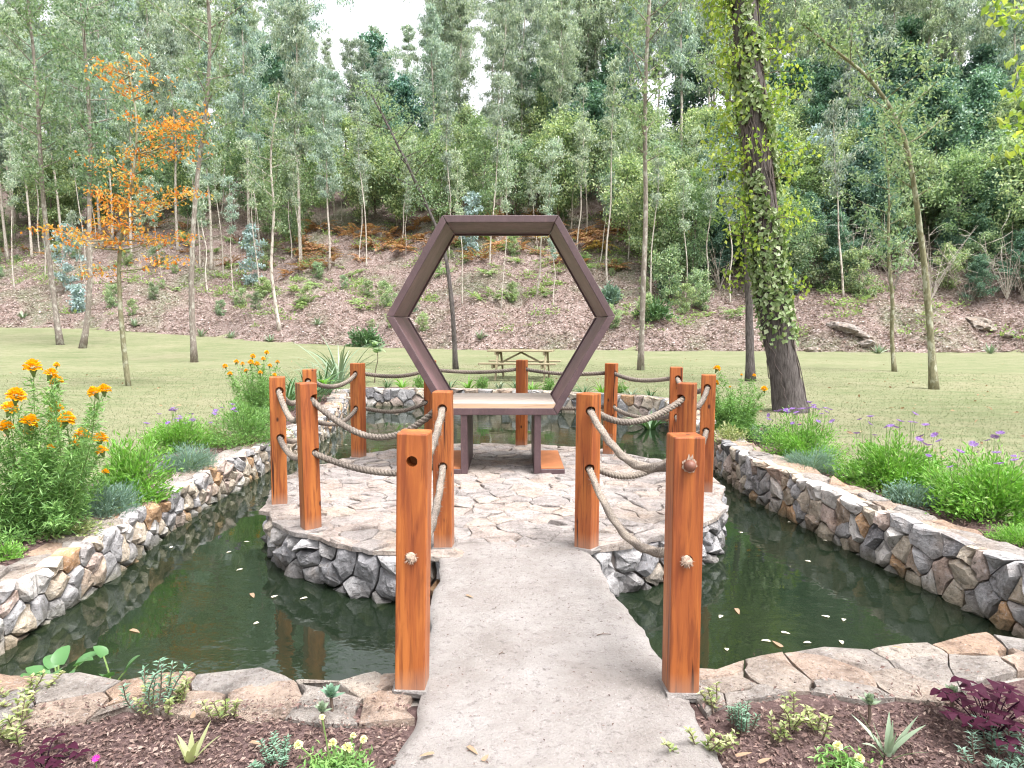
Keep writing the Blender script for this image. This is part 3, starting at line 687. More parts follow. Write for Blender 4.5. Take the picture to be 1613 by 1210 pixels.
for lev, z, sg, lab in ((0, ZU, SAGU, 'thick twisted hemp rope threaded through the post tops'), (1, ZL, SAGL, 'thick twisted hemp rope threaded through the posts at mid height')):
    rp = thing('rope', lab, 'rope', tuple(post_top(0, z)), 'ropes of the railing')
    for i in range(len(pp) - 1):
        d = (pp[i + 1] - pp[i]).normalized(); a = post_top(i, z * POSTS[i][4]) + d * .03; b = post_top(i + 1, z * POSTS[i + 1][4]) - d * .03
        o = rope_span(a, b, sg[i], rp, 50 + i + lev * 20, 420 if i in (0, 12) else (160 if i in (1, 11) else 60)); o.matrix_parent_inverse = Matrix.Translation(-Vector(rp.location))
    ends = []
    for i in (0, 13):
        if lev == 0 and i == 0: continue
        o = post_objs[i]; rng = RS(70 + i + lev); g = Geo(); h = POSTS[i][4]; ctr = post_top(i, z * h) + Vector((0, -PW / 2 - .002, 0))
        if lev == 1:
            bm = bmesh.new(); bmesh.ops.create_icosphere(bm, subdivisions=2, radius=.021)
            for v in bm.verts: v.co = Vector((v.co.x, v.co.y * .75, v.co.z)) * (1 + .35 * noise.noise(v.co * 60 + Vector((i, 0, 0))))
            bm.verts.index_update(); g.add([tuple(v.co + ctr) for v in bm.verts], np.array([[v.index for v in f.verts] for f in bm.faces])); bm.free()
            n = 46; D = unit(rng.normal(size=(n, 3)) * [1, .4, 1] + [0, -.3, -.3]); V_, F_ = leaves(np.array(ctr) + D * .022, D, rnd_unit(rng, n), rng.uniform(.010, .026, n), .003, 0); g.add(V_, F_)
            e = g.obj('frayed_end', M['tape'], rp)
        else:
            bm = bmesh.new(); bmesh.ops.create_uvsphere(bm, u_segments=16, v_segments=10, radius=.0225)
            for v in bm.verts: v.co = Vector((v.co.x, v.co.y * 1.15, v.co.z))
            bm.verts.index_update(); g2 = {}
            for f in bm.faces: g2.setdefault(len(f.verts), []).append([v.index for v in f.verts])
            g.add([tuple(v.co + ctr + Vector((0, -.012, 0))) for v in bm.verts], *[np.array(q) for q in g2.values()]); bm.free()
            e = g.obj('end_plug', M['knob'], rp, smooth=True)
            g = Geo(); n = 14
            for k in range(n):
                a = k * 2 * PI / n + rng.uniform(-.2, .2); r0 = rng.uniform(.021, .026); L = rng.uniform(.004, .007) if k not in (3, 4) else .020
                D = np.array([[math.cos(a), -.06, math.sin(a)]]); V_, F_ = leaves(np.array(ctr) + D * (r0), D, np.array([[0, -1.0, .1]]), L * 2, .017, .05); g.add(V_, F_)
            e2 = g.obj('torn_collar', M['tape'], rp); e2.matrix_parent_inverse = Matrix.Translation(-Vector(rp.location))
        e.matrix_parent_inverse = Matrix.Translation(-Vector(rp.location))

# ------------------------------------------------------------------ hexagon seat
def hexagon():
    cx, y0, dep, a = -.105, 6.22, .96, 1.055            # centre, front plane, depth, side
    zb = .565; zc = zb + a * math.sin(PI / 3); th = .062
    t = thing('hexagon_seat', 'large dark corten steel hexagon frame with pale wooden seat on two legs', 'hexagon bench', (cx, y0, 0))
    # outer ring: six plates, each a beam with mitred ends
    R0 = a; R1 = a - th / math.cos(PI / 6); lip = .03
    ang = [math.radians(60 * k) for k in range(6)]
    def ringpt(r, k, y, e=0.0): return (r * math.cos(ang[k % 6] + e), y, zc + r * math.sin(ang[k % 6] + e))
    for k in range(6):
        g = Geo(); R2 = R1 + .020                                       # front lip, then a recessed inner face
        prof = [(R0, 0), (R1, 0), (R1, lip), (R2, lip), (R2, dep - lip), (R1, dep - lip), (R1, dep), (R0, dep)]
        V_ = [ringpt(r, k, y, .0018) for r, y in prof] + [ringpt(r, k + 1, y, -.0018) for r, y in prof]; n = len(prof)
        F_ = [[i, i + n, (i + 1) % n + n, (i + 1) % n] for i in range(n)]
        bm = bmesh.new(); vs = [bm.verts.new(v) for v in V_]
        for q, f in enumerate(F_): bm.faces.new([vs[i] for i in f]).material_index = 1 if q == 3 else 0
        bm.faces.new(vs[:n]); bm.faces.new(vs[n:])
        bmesh.ops.recalc_face_normals(bm, faces=bm.faces)
        bmesh.ops.bevel(bm, geom=[e for e in bm.edges if len(e.link_faces) == 2], offset=.0035, segments=1, affect='EDGES')
        me = bpy.data.meshes.new('frame_plate'); bm.to_mesh(me); bm.free()
        me.materials.append(M['steel']); me.materials.append(M['steel_in']); link('frame_plate', me, None, t)
    iw = R1 * .995                                        # seat slab
    zs = zc - R1 * math.sin(PI / 3)
    g = Geo(); top = .038; k = top / math.tan(PI / 3)
    w0 = R1 / 2 - .002; w1 = w0 + k
    V_ = [(-w0, .004, zs + .001), (w0, .004, zs + .001), (w0, dep - .004, zs + .001), (-w0, dep - .004, zs + .001), (-w1, .004, zs + top), (w1, .004, zs + top), (w1, dep - .004, zs + top), (-w1, dep - .004, zs + top)]
    g.add(V_, np.array([[0, 3, 2, 1], [0, 1, 5, 4], [1, 2, 6, 5], [2, 3, 7, 6], [3, 0, 4, 7]])); sb = g.obj('seat', M['seatedge'], t)
    m = 5
    for i in range(m):                                    # boards of the seat top
        ya = .004 + (dep - .008) * i / m + .001; yb = .004 + (dep - .008) * (i + 1) / m - .001; g = Geo()
        add_box(g, 2 * w1 - .004, yb - ya, .010, bev=.0015, loc=(0, (ya + yb) / 2, zs + top + .0035)); g.obj('seat_board', M['seat'], sb)
    lt = .062; lx = .345; zt = zb - .002
    for sgn in (-1, 1):
        g = Geo(); add_box(g, lt, dep - .03, zt, bev=.003, loc=(sgn * (lx), dep / 2, zt / 2)); lg = g.obj('leg', M['steel'], t)
        g = Geo(); add_box(g, .225, dep - .02, .048, bev=.003, loc=(sgn * (lx + lt / 2 + .1135), dep / 2, .025)); ft = g.obj('foot_plate', M['steel'], lg)
        g = Geo(); add_box(g, .215, dep - .05, .006, bev=.001, loc=(sgn * (lx + lt / 2 + .1135), dep / 2, .053)); g.obj('foot_top', M['rust'], lg)
    return t
hexagon()

# ------------------------------------------------------------------ picnic table
def picnic():
    c = G(821, 597); t = thing('picnic_table', 'pale pine picnic table with attached benches on the lawn', 'picnic table', tuple(c), rz=math.radians(-9))
    def bx(nm, *a, **k): g = Geo(); add_box(g, *a, **k); return g.obj(nm, M['picnic'], t)
    for i in range(5): bx('top_plank', 1.68, .13, .038, bev=.006, loc=(0, -.29 + .145 * i, .735))
    for s in (-1, 1):
        for i in range(2): bx('seat_plank', 1.95, .13, .038, bev=.006, loc=(0, s * (.62 + .14 * i), .43))
    for x in (-.62, .62):
        bx('seat_beam', .045, 1.62, .09, bev=.005, loc=(x, 0, .364)); bx('top_beam', .045, .70, .08, bev=.005, loc=(x, 0, .675))
        for s in (-1, 1): bx('leg', .045, .09, .86, bev=.005, loc=(x + .046, s * .42, .355), rot=Matrix.Rotation(s * math.radians(30), 3, 'X'))
    for s in (-1, 1): bx('brace', .72, .07, .045, bev=.004, loc=(s * .32, 0, .53), rot=Matrix.Rotation(s * math.radians(-27), 3, 'Y').inverted() if False else Matrix.Rotation(s * math.radians(27), 3, 'Y'))
picnic()

# ------------------------------------------------------------------ trees
def crown_from(rng, C, ll, lw, droop=.3, up=.6, jitter=.25):
    n = len(C); D = unit(rng.normal(size=(n, 3)) + [0, 0, -droop * 2]); N = rng.normal(size=(n, 3)) * .8 + [0, 0, up * 1.5]
    return leaves(C, D, N, ll * rng.uniform(1 - jitter * 1.6, 1 + jitter * 1.6, n), lw * rng.uniform(.7, 1.3, n))
def grow(seed, path, r0, r1, n_limbs, t0, t1, Lmax, prof, elev, ntw, nleaf, ll, lw, spread, droop=.3, sides=7, limb_r=.45, curve=.25, up=.6, twigtube=False):
    """trunk (with limbs) and crown geometry along a given trunk line"""
    rng = RS(seed); path = np.asarray([tuple(p) for p in path], float); p = spline(path, 22) if len(path) > 2 else np.linspace(path[0], path[-1], 22)
    n = len(p); tt = np.linspace(0, 1, n); rad = r0 + (r1 - r0) * tt ** .8; rad[0] *= 1.35; rad[1] *= 1.08
    T = Geo(); V_, F_, C_ = tube(p, rad, sides); V_ = V_ + RS(seed + 1).normal(size=V_.shape) * r0 * .05; T.add(V_, F_, C_)
    cents = []
    for i in range(n_limbs):
        t = t0 + (t1 - t0) * (i + rng.uniform(0, 1)) / n_limbs; b = np.array([np.interp(t, tt, p[:, k]) for k in range(3)])
        az = i * 2.4 + rng.uniform(-.6, .6); L = Lmax * prof((t - t0) / max(1e-6, t1 - t0)) * rng.uniform(.65, 1.2); el = elev + rng.uniform(-.3, .3)
        q = [b]; e = el
        for k in range(4):
            d = np.array([math.cos(az) * math.cos(e), math.sin(az) * math.cos(e), math.sin(e)]); q.append(q[-1] + d * L / 4); e += curve * rng.uniform(-.3, 1); az += rng.uniform(-.25, .25)
        q = np.array(q); lr = max(.006, np.interp(t, tt, rad) * limb_r); T.add(*tube(q, np.linspace(lr, lr * .18, 5), 5, False))
        ls = np.linspace(0, 1, 5)
        for k in range(ntw):
            s = rng.uniform(.3, 1.05); a = np.array([np.interp(min(s, 1), ls, q[:, m]) for m in range(3)])
            d = unit(rng.normal(size=3) + [0, 0, .35 - droop]); tl = L * rng.uniform(.12, .34); e_ = a + d * tl
            if twigtube: T.add(*tube([a, (a + e_) / 2 + rng.normal(size=3) * tl * .06, e_], [lr * .25, lr * .18, lr * .08], 3, False))
            u = rng.uniform(.2, 1.1, nleaf)[:, None]; cents.append(a + (e_ - a) * u + rng.normal(size=(nleaf, 3)) * spread * np.array([1, 1, .7]))
    C = np.concatenate(cents) if cents else np.zeros((0, 3)); Lg = Geo(); Lg.add(*crown_from(rng, C, ll, lw, droop, up))
    return T, Lg
def make_tree(name, label, group, cat, T, Lg, bark, leaf, loc=(0, 0, 0)):
    t = thing(name, label, cat, loc, group)
    T.obj('trunk', M[bark], t, smooth=True); Lg.obj('crown', LF[leaf], t); return t
dome = lambda u: math.sqrt(max(.05, 1 - (2 * u - .75) ** 2 / 1.7)) * (1 - .55 * u)
spire = lambda u: .25 + .75 * (1 - u) * min(1, .5 + 2 * u)
ragged = lambda u: (.35 + .65 * math.sin(u * PI)) * random.uniform(.35, 1.35)
flat = lambda u: .55 + .45 * math.sin(u * PI)
ball = lambda u: max(.25, math.sin(PI * (.12 + .8 * u)))
def trunk_line(rng, h, lean=.03, wob=.02):
    a = rng.normal(size=2) * lean; n = 6
    return [(a[0] * h * i / n + rng.normal() * wob * h * (i > 0), a[1] * h * i / n + rng.normal() * wob * h * (i > 0), h * i / n - (.3 if i == 0 else 0)) for i in range(n + 1)]
PROTO = {}
def proto(kind, seeds, fn): PROTO[kind] = [fn(s) for s in seeds]
def euc(s):
    r = RS(s); h = r.uniform(21, 27)
    return grow(s, trunk_line(r, h, .02, .006), .17, .04, 30, .40, .99, 3.3, ragged, .6, 9, 34, .36, .10, .25, .7, 6, .32, -.05, .3)
def evg(s):
    r = RS(s); h = r.uniform(8.5, 12)
    return grow(s, trunk_line(r, h, .03, .012), .2, .05, 34, .10, .98, 3.6, dome, .35, 9, 40, .26, .15, .30, .15, 6, .35, .2, .8)
def oak(s):
    r = RS(s); h = r.uniform(7, 10)
    return grow(s, trunk_line(r, h, .05, .02), .14, .03, 28, .20, .98, 3.3, ball, .45, 9, 34, .23, .12, .30, .15, 6, .4, .15, .7)
def lig(s):
    r = RS(s); h = r.uniform(6, 8.5)
    return grow(s, trunk_line(r, h, .06, .02), .09, .02, 24, .22, .98, 2.5, ball, .5, 8, 34, .20, .10, .27, .2, 6, .4, .15, .7)
def shr(s):
    r = RS(s); h = r.uniform(1.8, 3.0)
    return grow(s, trunk_line(r, h, .08, .03), .05, .012, 18, .04, .98, 1.35, ball, .5, 7, 28, .15, .075, .14, .05, 5, .5, .2, .8)
def pole(s):
    r = RS(s); h = r.uniform(10, 15)
    return grow(s, trunk_line(r, h, .04, .008), .075, .018, 13, .55, .99, 1.5, ragged, .8, 6, 24, .24, .07, .2, .5, 5, .35, 0, .3)
proto('euc', (101, 102, 103, 104), euc); proto('evg', (111, 112, 113), evg); proto('oak', (121, 122, 123, 124), oak)
proto('lig', (131, 132, 133), lig); proto('shr', (141, 142, 143), shr); proto('pole', (151, 152, 153), pole)
KIND = {
 'euc': ('eucalyptus_tree', 'tall slender eucalyptus with sparse grey green crown high on the wooded hillside', 'eucalyptus trees on the hillside', 'tree', 'bark_pale', 'euc'),
 'evg': ('evergreen_tree', 'dense dark green evergreen tree in the hillside wood', 'dark evergreens on the hillside', 'tree', 'bark_brown', 'dark'),
 'oak': ('oak_tree', 'bushy olive green broadleaf tree at the edge of the hillside wood', 'broadleaf trees at the wood edge', 'tree', 'bark_brown', 'mid'),
 'lig': ('young_tree', 'light green young broadleaf tree on the slope below the wood', 'light green young trees on the slope', 'tree', 'bark_grey', 'light'),
 'shr': ('shrub', 'leafy green shrub growing on the littered slope', 'shrubs on the slope', 'shrub', 'bark_brown', 'mid'),
 'pole': ('sapling', 'thin pale sapling with few leaves on the littered slope', 'pale saplings on the slope', 'sapling', 'bark_pale', 'euc'),
}
ROOTS = {}
for k, gs in PROTO.items():
    nm, lab, grp, cat, bk, lf = KIND[k]
    ROOTS[k] = []
    for T, Lg in gs:
        T_, L_ = T.mesh('trunk', True), Lg.mesh('crown'); T_.materials.append(M[bk]); L_.materials.append(LF[lf]); ROOTS[k].append((T_, L_))
def plant_tree(k, x, y, rng, sc=1.0, z=None):
    nm, lab, grp, cat, bk, lf = KIND[k]; T_, L_ = ROOTS[k][rng.randint(len(ROOTS[k]))]
    t = thing(nm, lab, cat, (x, y, gz(x, y) - .05 if z is None else z), grp, rng.uniform(0, 2 * PI)); t.scale = (sc, sc, sc * rng.uniform(.92, 1.1))
    link('trunk', T_, None, t); link('crown', L_, None, t); return t
def scatter(k, n, dy, xr, mind, seed, sc=(.85, 1.2), dens=None):
    rng = RS(seed); got = []; tries = 0
    while len(got) < n and tries < n * 60:
        tries += 1; d = rng.uniform(*dy); f = rng.uniform(*xr)          # f: x / y, so rows fan out with distance
        y = 38 + d
        for _ in range(3): y = float(edge_y(f * y)) + d
        x = f * y
        if dens and rng.uniform() > dens(f, d): continue
        if any((x - a) ** 2 + (y - b) ** 2 < mind ** 2 for a, b in got): continue
        got.append((x, y)); plant_tree(k, x, y, rng, rng.uniform(*sc) * (.68 if k == 'euc' and -.30 < f < -.15 else 1))
    return got
# the wood, from the slope upward
scatter('euc', 52, (19, 35), (-.86, .86), 3.0, 201, (.75, 1.0), lambda f, d: .9 if f < -.2 else (.55 if f < .35 else .5))
scatter('euc', 112, (33, 62), (-.84, .84), 2.3, 202, (.78, 1.08), lambda f, d: 1 if abs(f + .24) > .05 else .5)
scatter('euc', 16, (9, 18), (-.84, -.25), 2.8, 203, (.6, .85))
scatter('evg', 34, (25, 38), (-.84, .84), 3.6, 204, (.8, 1.25), lambda f, d: .9 if f > -.35 else .5)
scatter('evg', 20, (9, 20), (.28, .88), 3.0, 205, (.6, .95))
scatter('oak', 32, (18, 28), (-.5, .42), 3.2, 206, (.75, 1.15))
scatter('evg', 16, (4.5, 11), (.24, .88), 2.2, 220, (.28, .5))
scatter('oak', 18, (8, 18), (.18, .88), 3.2, 207, (.7, 1.0))
scatter('oak', 14, (15, 26), (-.88, -.45), 3.6, 208, (.8, 1.15))
scatter('lig', 11, (13, 20), (-.55, .25), 3.4, 209, (.7, 1.1))
scatter('lig', 8, (6, 13), (.25, .85), 3.6, 219, (.7, 1.0))
scatter('pole', 78, (4, 22), (-.86, .5), 1.7, 210, (.5, 1.05))
scatter('shr', 24, (15, 25), (-.86, .86), 2.2, 211, (.7, 1.3))
scatter('shr', 26, (5, 12), (.22, .88), 1.8, 212, (.7, 1.35))
scatter('shr', 44, (1.5, 12), (-.85, .35), 1.5, 213, (.18, .6))

# bracken on the slope
def fern(seed):
    rng = RS(seed); g = Geo()
    for k in range(13):
        az = rng.uniform(0, 2 * PI); L = rng.uniform(.6, 1.1); e = rng.uniform(.6, 1.2); p = np.zeros(3); m = 12; C = []; D = []; Ls = []
        for i in range(m):
            t = i / m; d = np.array([math.cos(az) * math.cos(e), math.sin(az) * math.cos(e), math.sin(e)]); p = p + d * L / m; e -= 1.3 / m
            sdv = np.array([-math.sin(az), math.cos(az), 0])
            if i > 2:
                for s in (-1, 1):
                    l = .30 * L * (1 - t) + .04; C.append(p + sdv * s * l * .5); D.append(sdv * s + d * .5 + [0, 0, -.15]); Ls.append(l)
        V_, F_ = leaves(C, D, np.tile([0, 0, 1.0], (len(C), 1)) + rng.normal(size=(len(C), 3)) * .25, np.array(Ls), .075, .1); g.add(V_, F_)
    return g
FERN = [fern(s).mesh('fronds') for s in (301, 302, 303)]
FG = [m.copy() for m in FERN]
for m in FERN: m.materials.append(LF['fern_o'])
for m in FG: m.materials.append(LF['fern_g'])
def ferns(n, dy, xr, seed, meshes, nm, lab, grp, sc):
    rng = RS(seed)
    for _ in range(n):
        d = rng.uniform(*dy); f = rng.uniform(*xr); y = 38 + d
        for _ in range(3): y = float(edge_y(f * y)) + d
        x = f * y; o = link(nm, meshes[rng.randint(len(meshes))]); tag(o, lab, 'fern', grp)
        s = rng.uniform(*sc); o.location = (x, y, gz(x, y) - .05); o.scale = (s, s, s * rng.uniform(.9, 1.4)); o.rotation_euler = (rng.normal() * .12 + .2, rng.normal() * .12, rng.uniform(0, 6.28))
ferns(110, (10, 21), (-.34, .36), 311, FERN, 'rusty_bracken', 'rust brown dying bracken fern on the slope above the lawn', 'rusty bracken on the slope', (.9, 2.1))
ferns(24, (10, 17), (-.8, -.3), 312, FERN, 'rusty_bracken', 'rust brown dying bracken fern on the slope above the lawn', 'rusty bracken on the slope', (.8, 1.5))
ferns(80, (3, 16), (-.5, .4), 313, FG, 'green_bracken', 'green bracken fern on the slope above the lawn', 'green bracken on the slope', (.5, 1.3))
for i, (x, dd) in enumerate(((938, 50), (846, 52), (1075, 51))):
    xx = (x - 806) / FPX * dd; o = link('golden_bracken', fern(330 + i).mesh('fronds')); o.data.materials.append(LF['gold']); tag(o, ['golden yellow bracken on slope just right of the hexagon', 'golden yellow bracken on slope seen near the hexagon top', 'golden yellow bracken on slope right of the slim grey tree'][i], 'fern')
    o.location = (xx, dd, gz(xx, dd)); o.scale = (1.7, 1.7, 2.0); o.rotation_euler = (.2, 0, i)
# loose leaf litter, weeds and grass
def litter():
    rng = RS(320); n = 80000; f = rng.uniform(-.85, .85, n); d = rng.uniform(0, 1, n) ** 1.3 * 22; y = 38 + d
    for _ in range(3): y = edge_y(f * y) + d
    x = f * y; z = ground_z(x, y) + rng.uniform(.02, .10, n)
    D = unit(np.c_[rng.normal(size=n), rng.normal(size=n), rng.normal(size=n) * .35 + .1]); st = rng.uniform(size=n) < .18
    V_, F_ = leaves(np.c_[x, y, z], D, np.c_[rng.normal(size=(n, 2)) * .5, np.ones(n)], np.where(st, rng.uniform(.25, .9, n), rng.uniform(.08, .22, n)), np.where(st, .028, rng.uniform(.05, .11, n)), .1)
    tag(Geo().add(V_, F_).obj('leaf_litter', LF['litter']), 'brown and pale leaf litter strewn over the slope', kind='stuff')
    n0 = 1500; f = rng.uniform(-.85, .85, n0); d = rng.uniform(1.0, 20, n0); ok = np.array([noise.noise(Vector((a * 9, b * .22, 3))) + .35 * noise.noise(Vector((a * 30, b * .8, 7))) > .02 + .12 * (b < 5) for a, b in zip(f, d)]); f, d = f[ok], d[ok]; n0 = len(f); y = 38 + d
    for _ in range(3): y = edge_y(f * y) + d
    x = f * y; m = 46; C = np.repeat(np.c_[x, y, ground_z(x, y)], m, 0); s = np.repeat(rng.uniform(.18, .6, n0), m); q = rng.normal(size=(n0 * m, 3)) * s[:, None] * [.6, .6, .4]; C = C + np.c_[q[:, :2], np.abs(q[:, 2])]
    V_, F_ = leaves(C, unit(q + [0, 0, .2]), rng.normal(size=C.shape) + [0, 0, .8], s * .42, s * .15, .1)
    tag(Geo().add(V_, F_).obj('weeds', LF['fern_g']), 'low green weeds scattered over the slope', kind='stuff')
    n = 150000; r = 5.0 * (24 / 5.0) ** rng.uniform(0, 1, n); a = rng.uniform(-.80, .80, n); x = r * np.sin(a); y = r * np.cos(a)
    ok = (dist_poly(x, y, POND) > 1.0) & ~in_poly(x, y, POND) & (y < edge_y(x) - .02); x, y, r = x[ok], y[ok], r[ok]; n = len(x)
    h = rng.uniform(.012, .034, n); wd = .0022 * (1 + r * .07); az = rng.uniform(0, 2 * PI, n); tl = rng.normal(size=(n, 2)) * .8
    z = lawn_z(x, y) - np.where((np.abs(x) < 9) & (y < 18), .07 - .07 * vS((dist_poly(x, y, POND) - .95) / .6), 0)
    B = np.c_[x, y, z - .004]; sx = np.c_[np.cos(az) * wd, np.sin(az) * wd, np.zeros(n)]; tp = B + np.c_[tl * h[:, None], h]
    tag(Geo().add(np.stack([B - sx, B + sx, tp], 1).reshape(-1, 3), np.arange(3 * n).reshape(-1, 3)).obj('grass', LF['grass']), 'short dry mown grass on the lawn', kind='stuff')
    n = 420; r = 7 * (30 / 7) ** rng.uniform(0, 1, n); a = rng.uniform(-.75, .75, n); x = r * np.sin(a); y = r * np.cos(a); ok = (dist_poly(x, y, POND) > 1.2) & ~in_poly(x, y, POND); x, y = x[ok], y[ok]; n = len(x)
    V_, F_ = leaves(np.c_[x, y, lawn_z(x, y) + .02], unit(rng.normal(size=(n, 3)) * [1, 1, .3]), rng.normal(size=(n, 3)) * .4 + [0, 0, 1], rng.uniform(.05, .10, n), .04, .15)
    tag(Geo().add(V_, F_).obj('fallen_leaves', LF['dry']), 'brown fallen leaves scattered on the lawn', kind='stuff')
litter()

# ---- trees standing on the lawn, one by one
def lawn_tree(name, label, pts, d, r0, r1, n_limbs, t0, Lmax, bark='bark_grey', leaf='lawn_tree', seed=1, ext=0, prof=ball, elev=.5, ntw=6, nleaf=20, ll=.13, lw=.05, spread=.17, droop=.3):
    base = P(*pts[0], d); w_ = [P(x, y, d + .15 * math.sin(i * 2.1 + seed)) for i, (x, y) in enumerate(pts)]
    z0 = gz(base.x, d); w_[0].z = z0 - .1; loc = Vector((base.x, d, z0)); w_ = [q - loc for q in w_]
    if ext: w_.append(w_[-1] + (w_[-1] - w_[-2]).normalized() * ext)
    T, Lg = grow(seed, w_, r0, r1, n_limbs, t0, 1.0, Lmax, prof, elev, ntw, nleaf, ll, lw, spread, droop, 9, .45, .1, .6, True)
    t = make_tree(name, label, 'trees standing on the lawn', 'tree', T, Lg, bark, leaf, tuple(loc)); return t
lawn_tree('lawn_tree', 'thin dark trunked tree leaning left at far left of lawn', [(96, 557), (82, 450), (66, 300), (60, 150), (44, 0)], 33, .135, .05, 30, .38, 2.3, seed=401, ext=2.5, ntw=7, nleaf=26, ll=.2, lw=.08, spread=.25)
lawn_tree('lawn_tree', 'thin dark trunked tree with curved foot paired beside the leaning one', [(130, 559), (136, 520), (142, 450), (140, 350), (143, 200), (128, 0)], 31.5, .135, .045, 30, .4, 2.2, seed=402, ext=2.5, ntw=7, nleaf=26, ll=.2, lw=.08, spread=.25)
lawn_tree('lawn_tree', 'slender grey tree standing alone right of the orange leaved tree', [(306, 572), (300, 450), (307, 300), (325, 180), (333, 60), (322, -60)], 24.8, .115, .04, 26, .45, 1.9, seed=403, ext=2, ll=.16, lw=.07, spread=.2)
lawn_tree('lawn_tree', 'thin tree seen through the hexagon, its trunk bent far left', [(718, 582), (713, 480), (700, 385), (670, 320), (630, 235), (604, 185)], 21.2, .085, .03, 18, .55, 1.5, 'bark_dark', 'light', 404, .8, ll=.10, lw=.042, ntw=7, nleaf=20, spread=.2)
lawn_tree('lawn_tree', 'straight slim grey tree just right of the hexagon', [(1009, 583), (1013, 450), (1018, 340), (1015, 150), (1023, 0), (1030, -90)], 20.9, .095, .035, 26, .42, 1.8, seed=405, ext=2, ll=.14, lw=.06, spread=.18)
lawn_tree('lawn_tree', 'dark thin trunk standing just left of the ivy covered tree', [(1182, 600), (1181, 540), (1180, 480), (1176, 350), (1168, 200), (1150, 60)], 16.9, .115, .04, 16, .5, 1.4, 'bark_dark', seed=406, ll=.12, lw=.05)
lawn_tree('lawn_tree', 'slim lichen spotted tree on right lawn bending left overhead', [(1472, 613), (1463, 480), (1447, 340), (1432, 240), (1412, 180), (1368, 120), (1310, 75), (1255, 30)], 14.8, .09, .02, 22, .45, 1.25, 'bark_lichen', seed=407, ll=.11, lw=.045, spread=.15)
lawn_tree('lawn_tree', 'very thin wavy trunked tree behind the lichen spotted one', [(1410, 586), (1404, 530), (1407, 470), (1398, 400), (1402, 300), (1392, 200)], 20.3, .07, .02, 16, .4, 1.5, 'bark_lichen', seed=408, ll=.13, lw=.05)
lawn_tree('lawn_tree', 'pale crooked small tree at foot of slope behind the left bed', [(440, 492), (430, 455), (426, 420), (433, 330), (424, 250), (436, 170)], 42, .12, .04, 18, .42, 2.2, 'bark_pale', 'lawn_tree', 409, 1, ll=.2, lw=.09, spread=.25)

# ---- the orange autumn tree
def orange_tree():
    d0 = 15.45; rng = RS(420); loc = G(203, 608); T = Geo()
    tr = spline([P(203, 612, d0) - loc, P(196, 560, d0) - loc, P(188, 470, d0) - loc, P(187, 400, d0) - loc, P(197, 340, d0) - loc, P(212, 270, d0 + .1) - loc, P(217, 190, d0 + .15) - loc, P(205, 120, d0 + .1) - loc], 30)
    T.add(*tube(tr, np.linspace(.062, .014, 30), 9))
    cl = [(72, 354, 5), (105, 366, 7), (140, 372, 7), (180, 380, 9), (165, 352, 6), (205, 362, 9), (250, 375, 7), (286, 368, 7), (235, 384, 6), (158, 262, 6), (150, 300, 6), (180, 310, 8), (170, 330, 6), (196, 285, 8), (210, 240, 8), (225, 255, 6), (255, 235, 9), (245, 212, 8), (272, 205, 9), (290, 195, 8), (310, 183, 6), (262, 192, 7), (285, 242, 6), (300, 218, 6), (232, 330, 7), (252, 318, 7), (300, 310, 7), (275, 312, 6), (215, 300, 7), (182, 345, 8), (160, 103, 4), (180, 128, 5), (195, 142, 5), (215, 100, 4), (252, 131, 4), (183, 103, 5), (222, 152, 4), (145, 428, 4), (242, 412, 5), (280, 410, 4), (170, 430, 4), (205, 188, 3), (200, 320, 8), (120, 385, 5)]
    C = []
    for k, (x, y, m) in enumerate(cl):
        e = np.array(P(x, y, d0 + rng.uniform(-.55, .55)) - loc); zz = tr[:, 2]
        j = int(np.argmin(np.abs(zz - (e[2] - .25 * abs(e[0] - tr[10, 0]))))); a = tr[j]
        mid = (a + e) / 2 + [0, 0, -.10 * np.linalg.norm(e - a)] + rng.normal(size=3) * .05
        T.add(*tube(spline([a, mid, e], 8), np.linspace(.018, .004, 8), 5, False))
        n = m * 9; c = e + rng.normal(size=(n, 3)) * [.19, .19, .08]; c[:, 2] += rng.normal() * .05
        C.append(c)
        n2 = m * 1; u = rng.uniform(.6, 1, n2)[:, None]; C.append(a + (e - a) * u + rng.normal(size=(n2, 3)) * [.15, .15, .08])
    Lg = Geo(); Lg.add(*crown_from(rng, np.concatenate(C), .098, .05, .1, 1.0))
    make_tree('autumn_tree', 'small slender tree with bright orange autumn leaves on left lawn', None, 'tree', T, Lg, 'bark_lichen', 'orange', tuple(loc))
orange_tree()

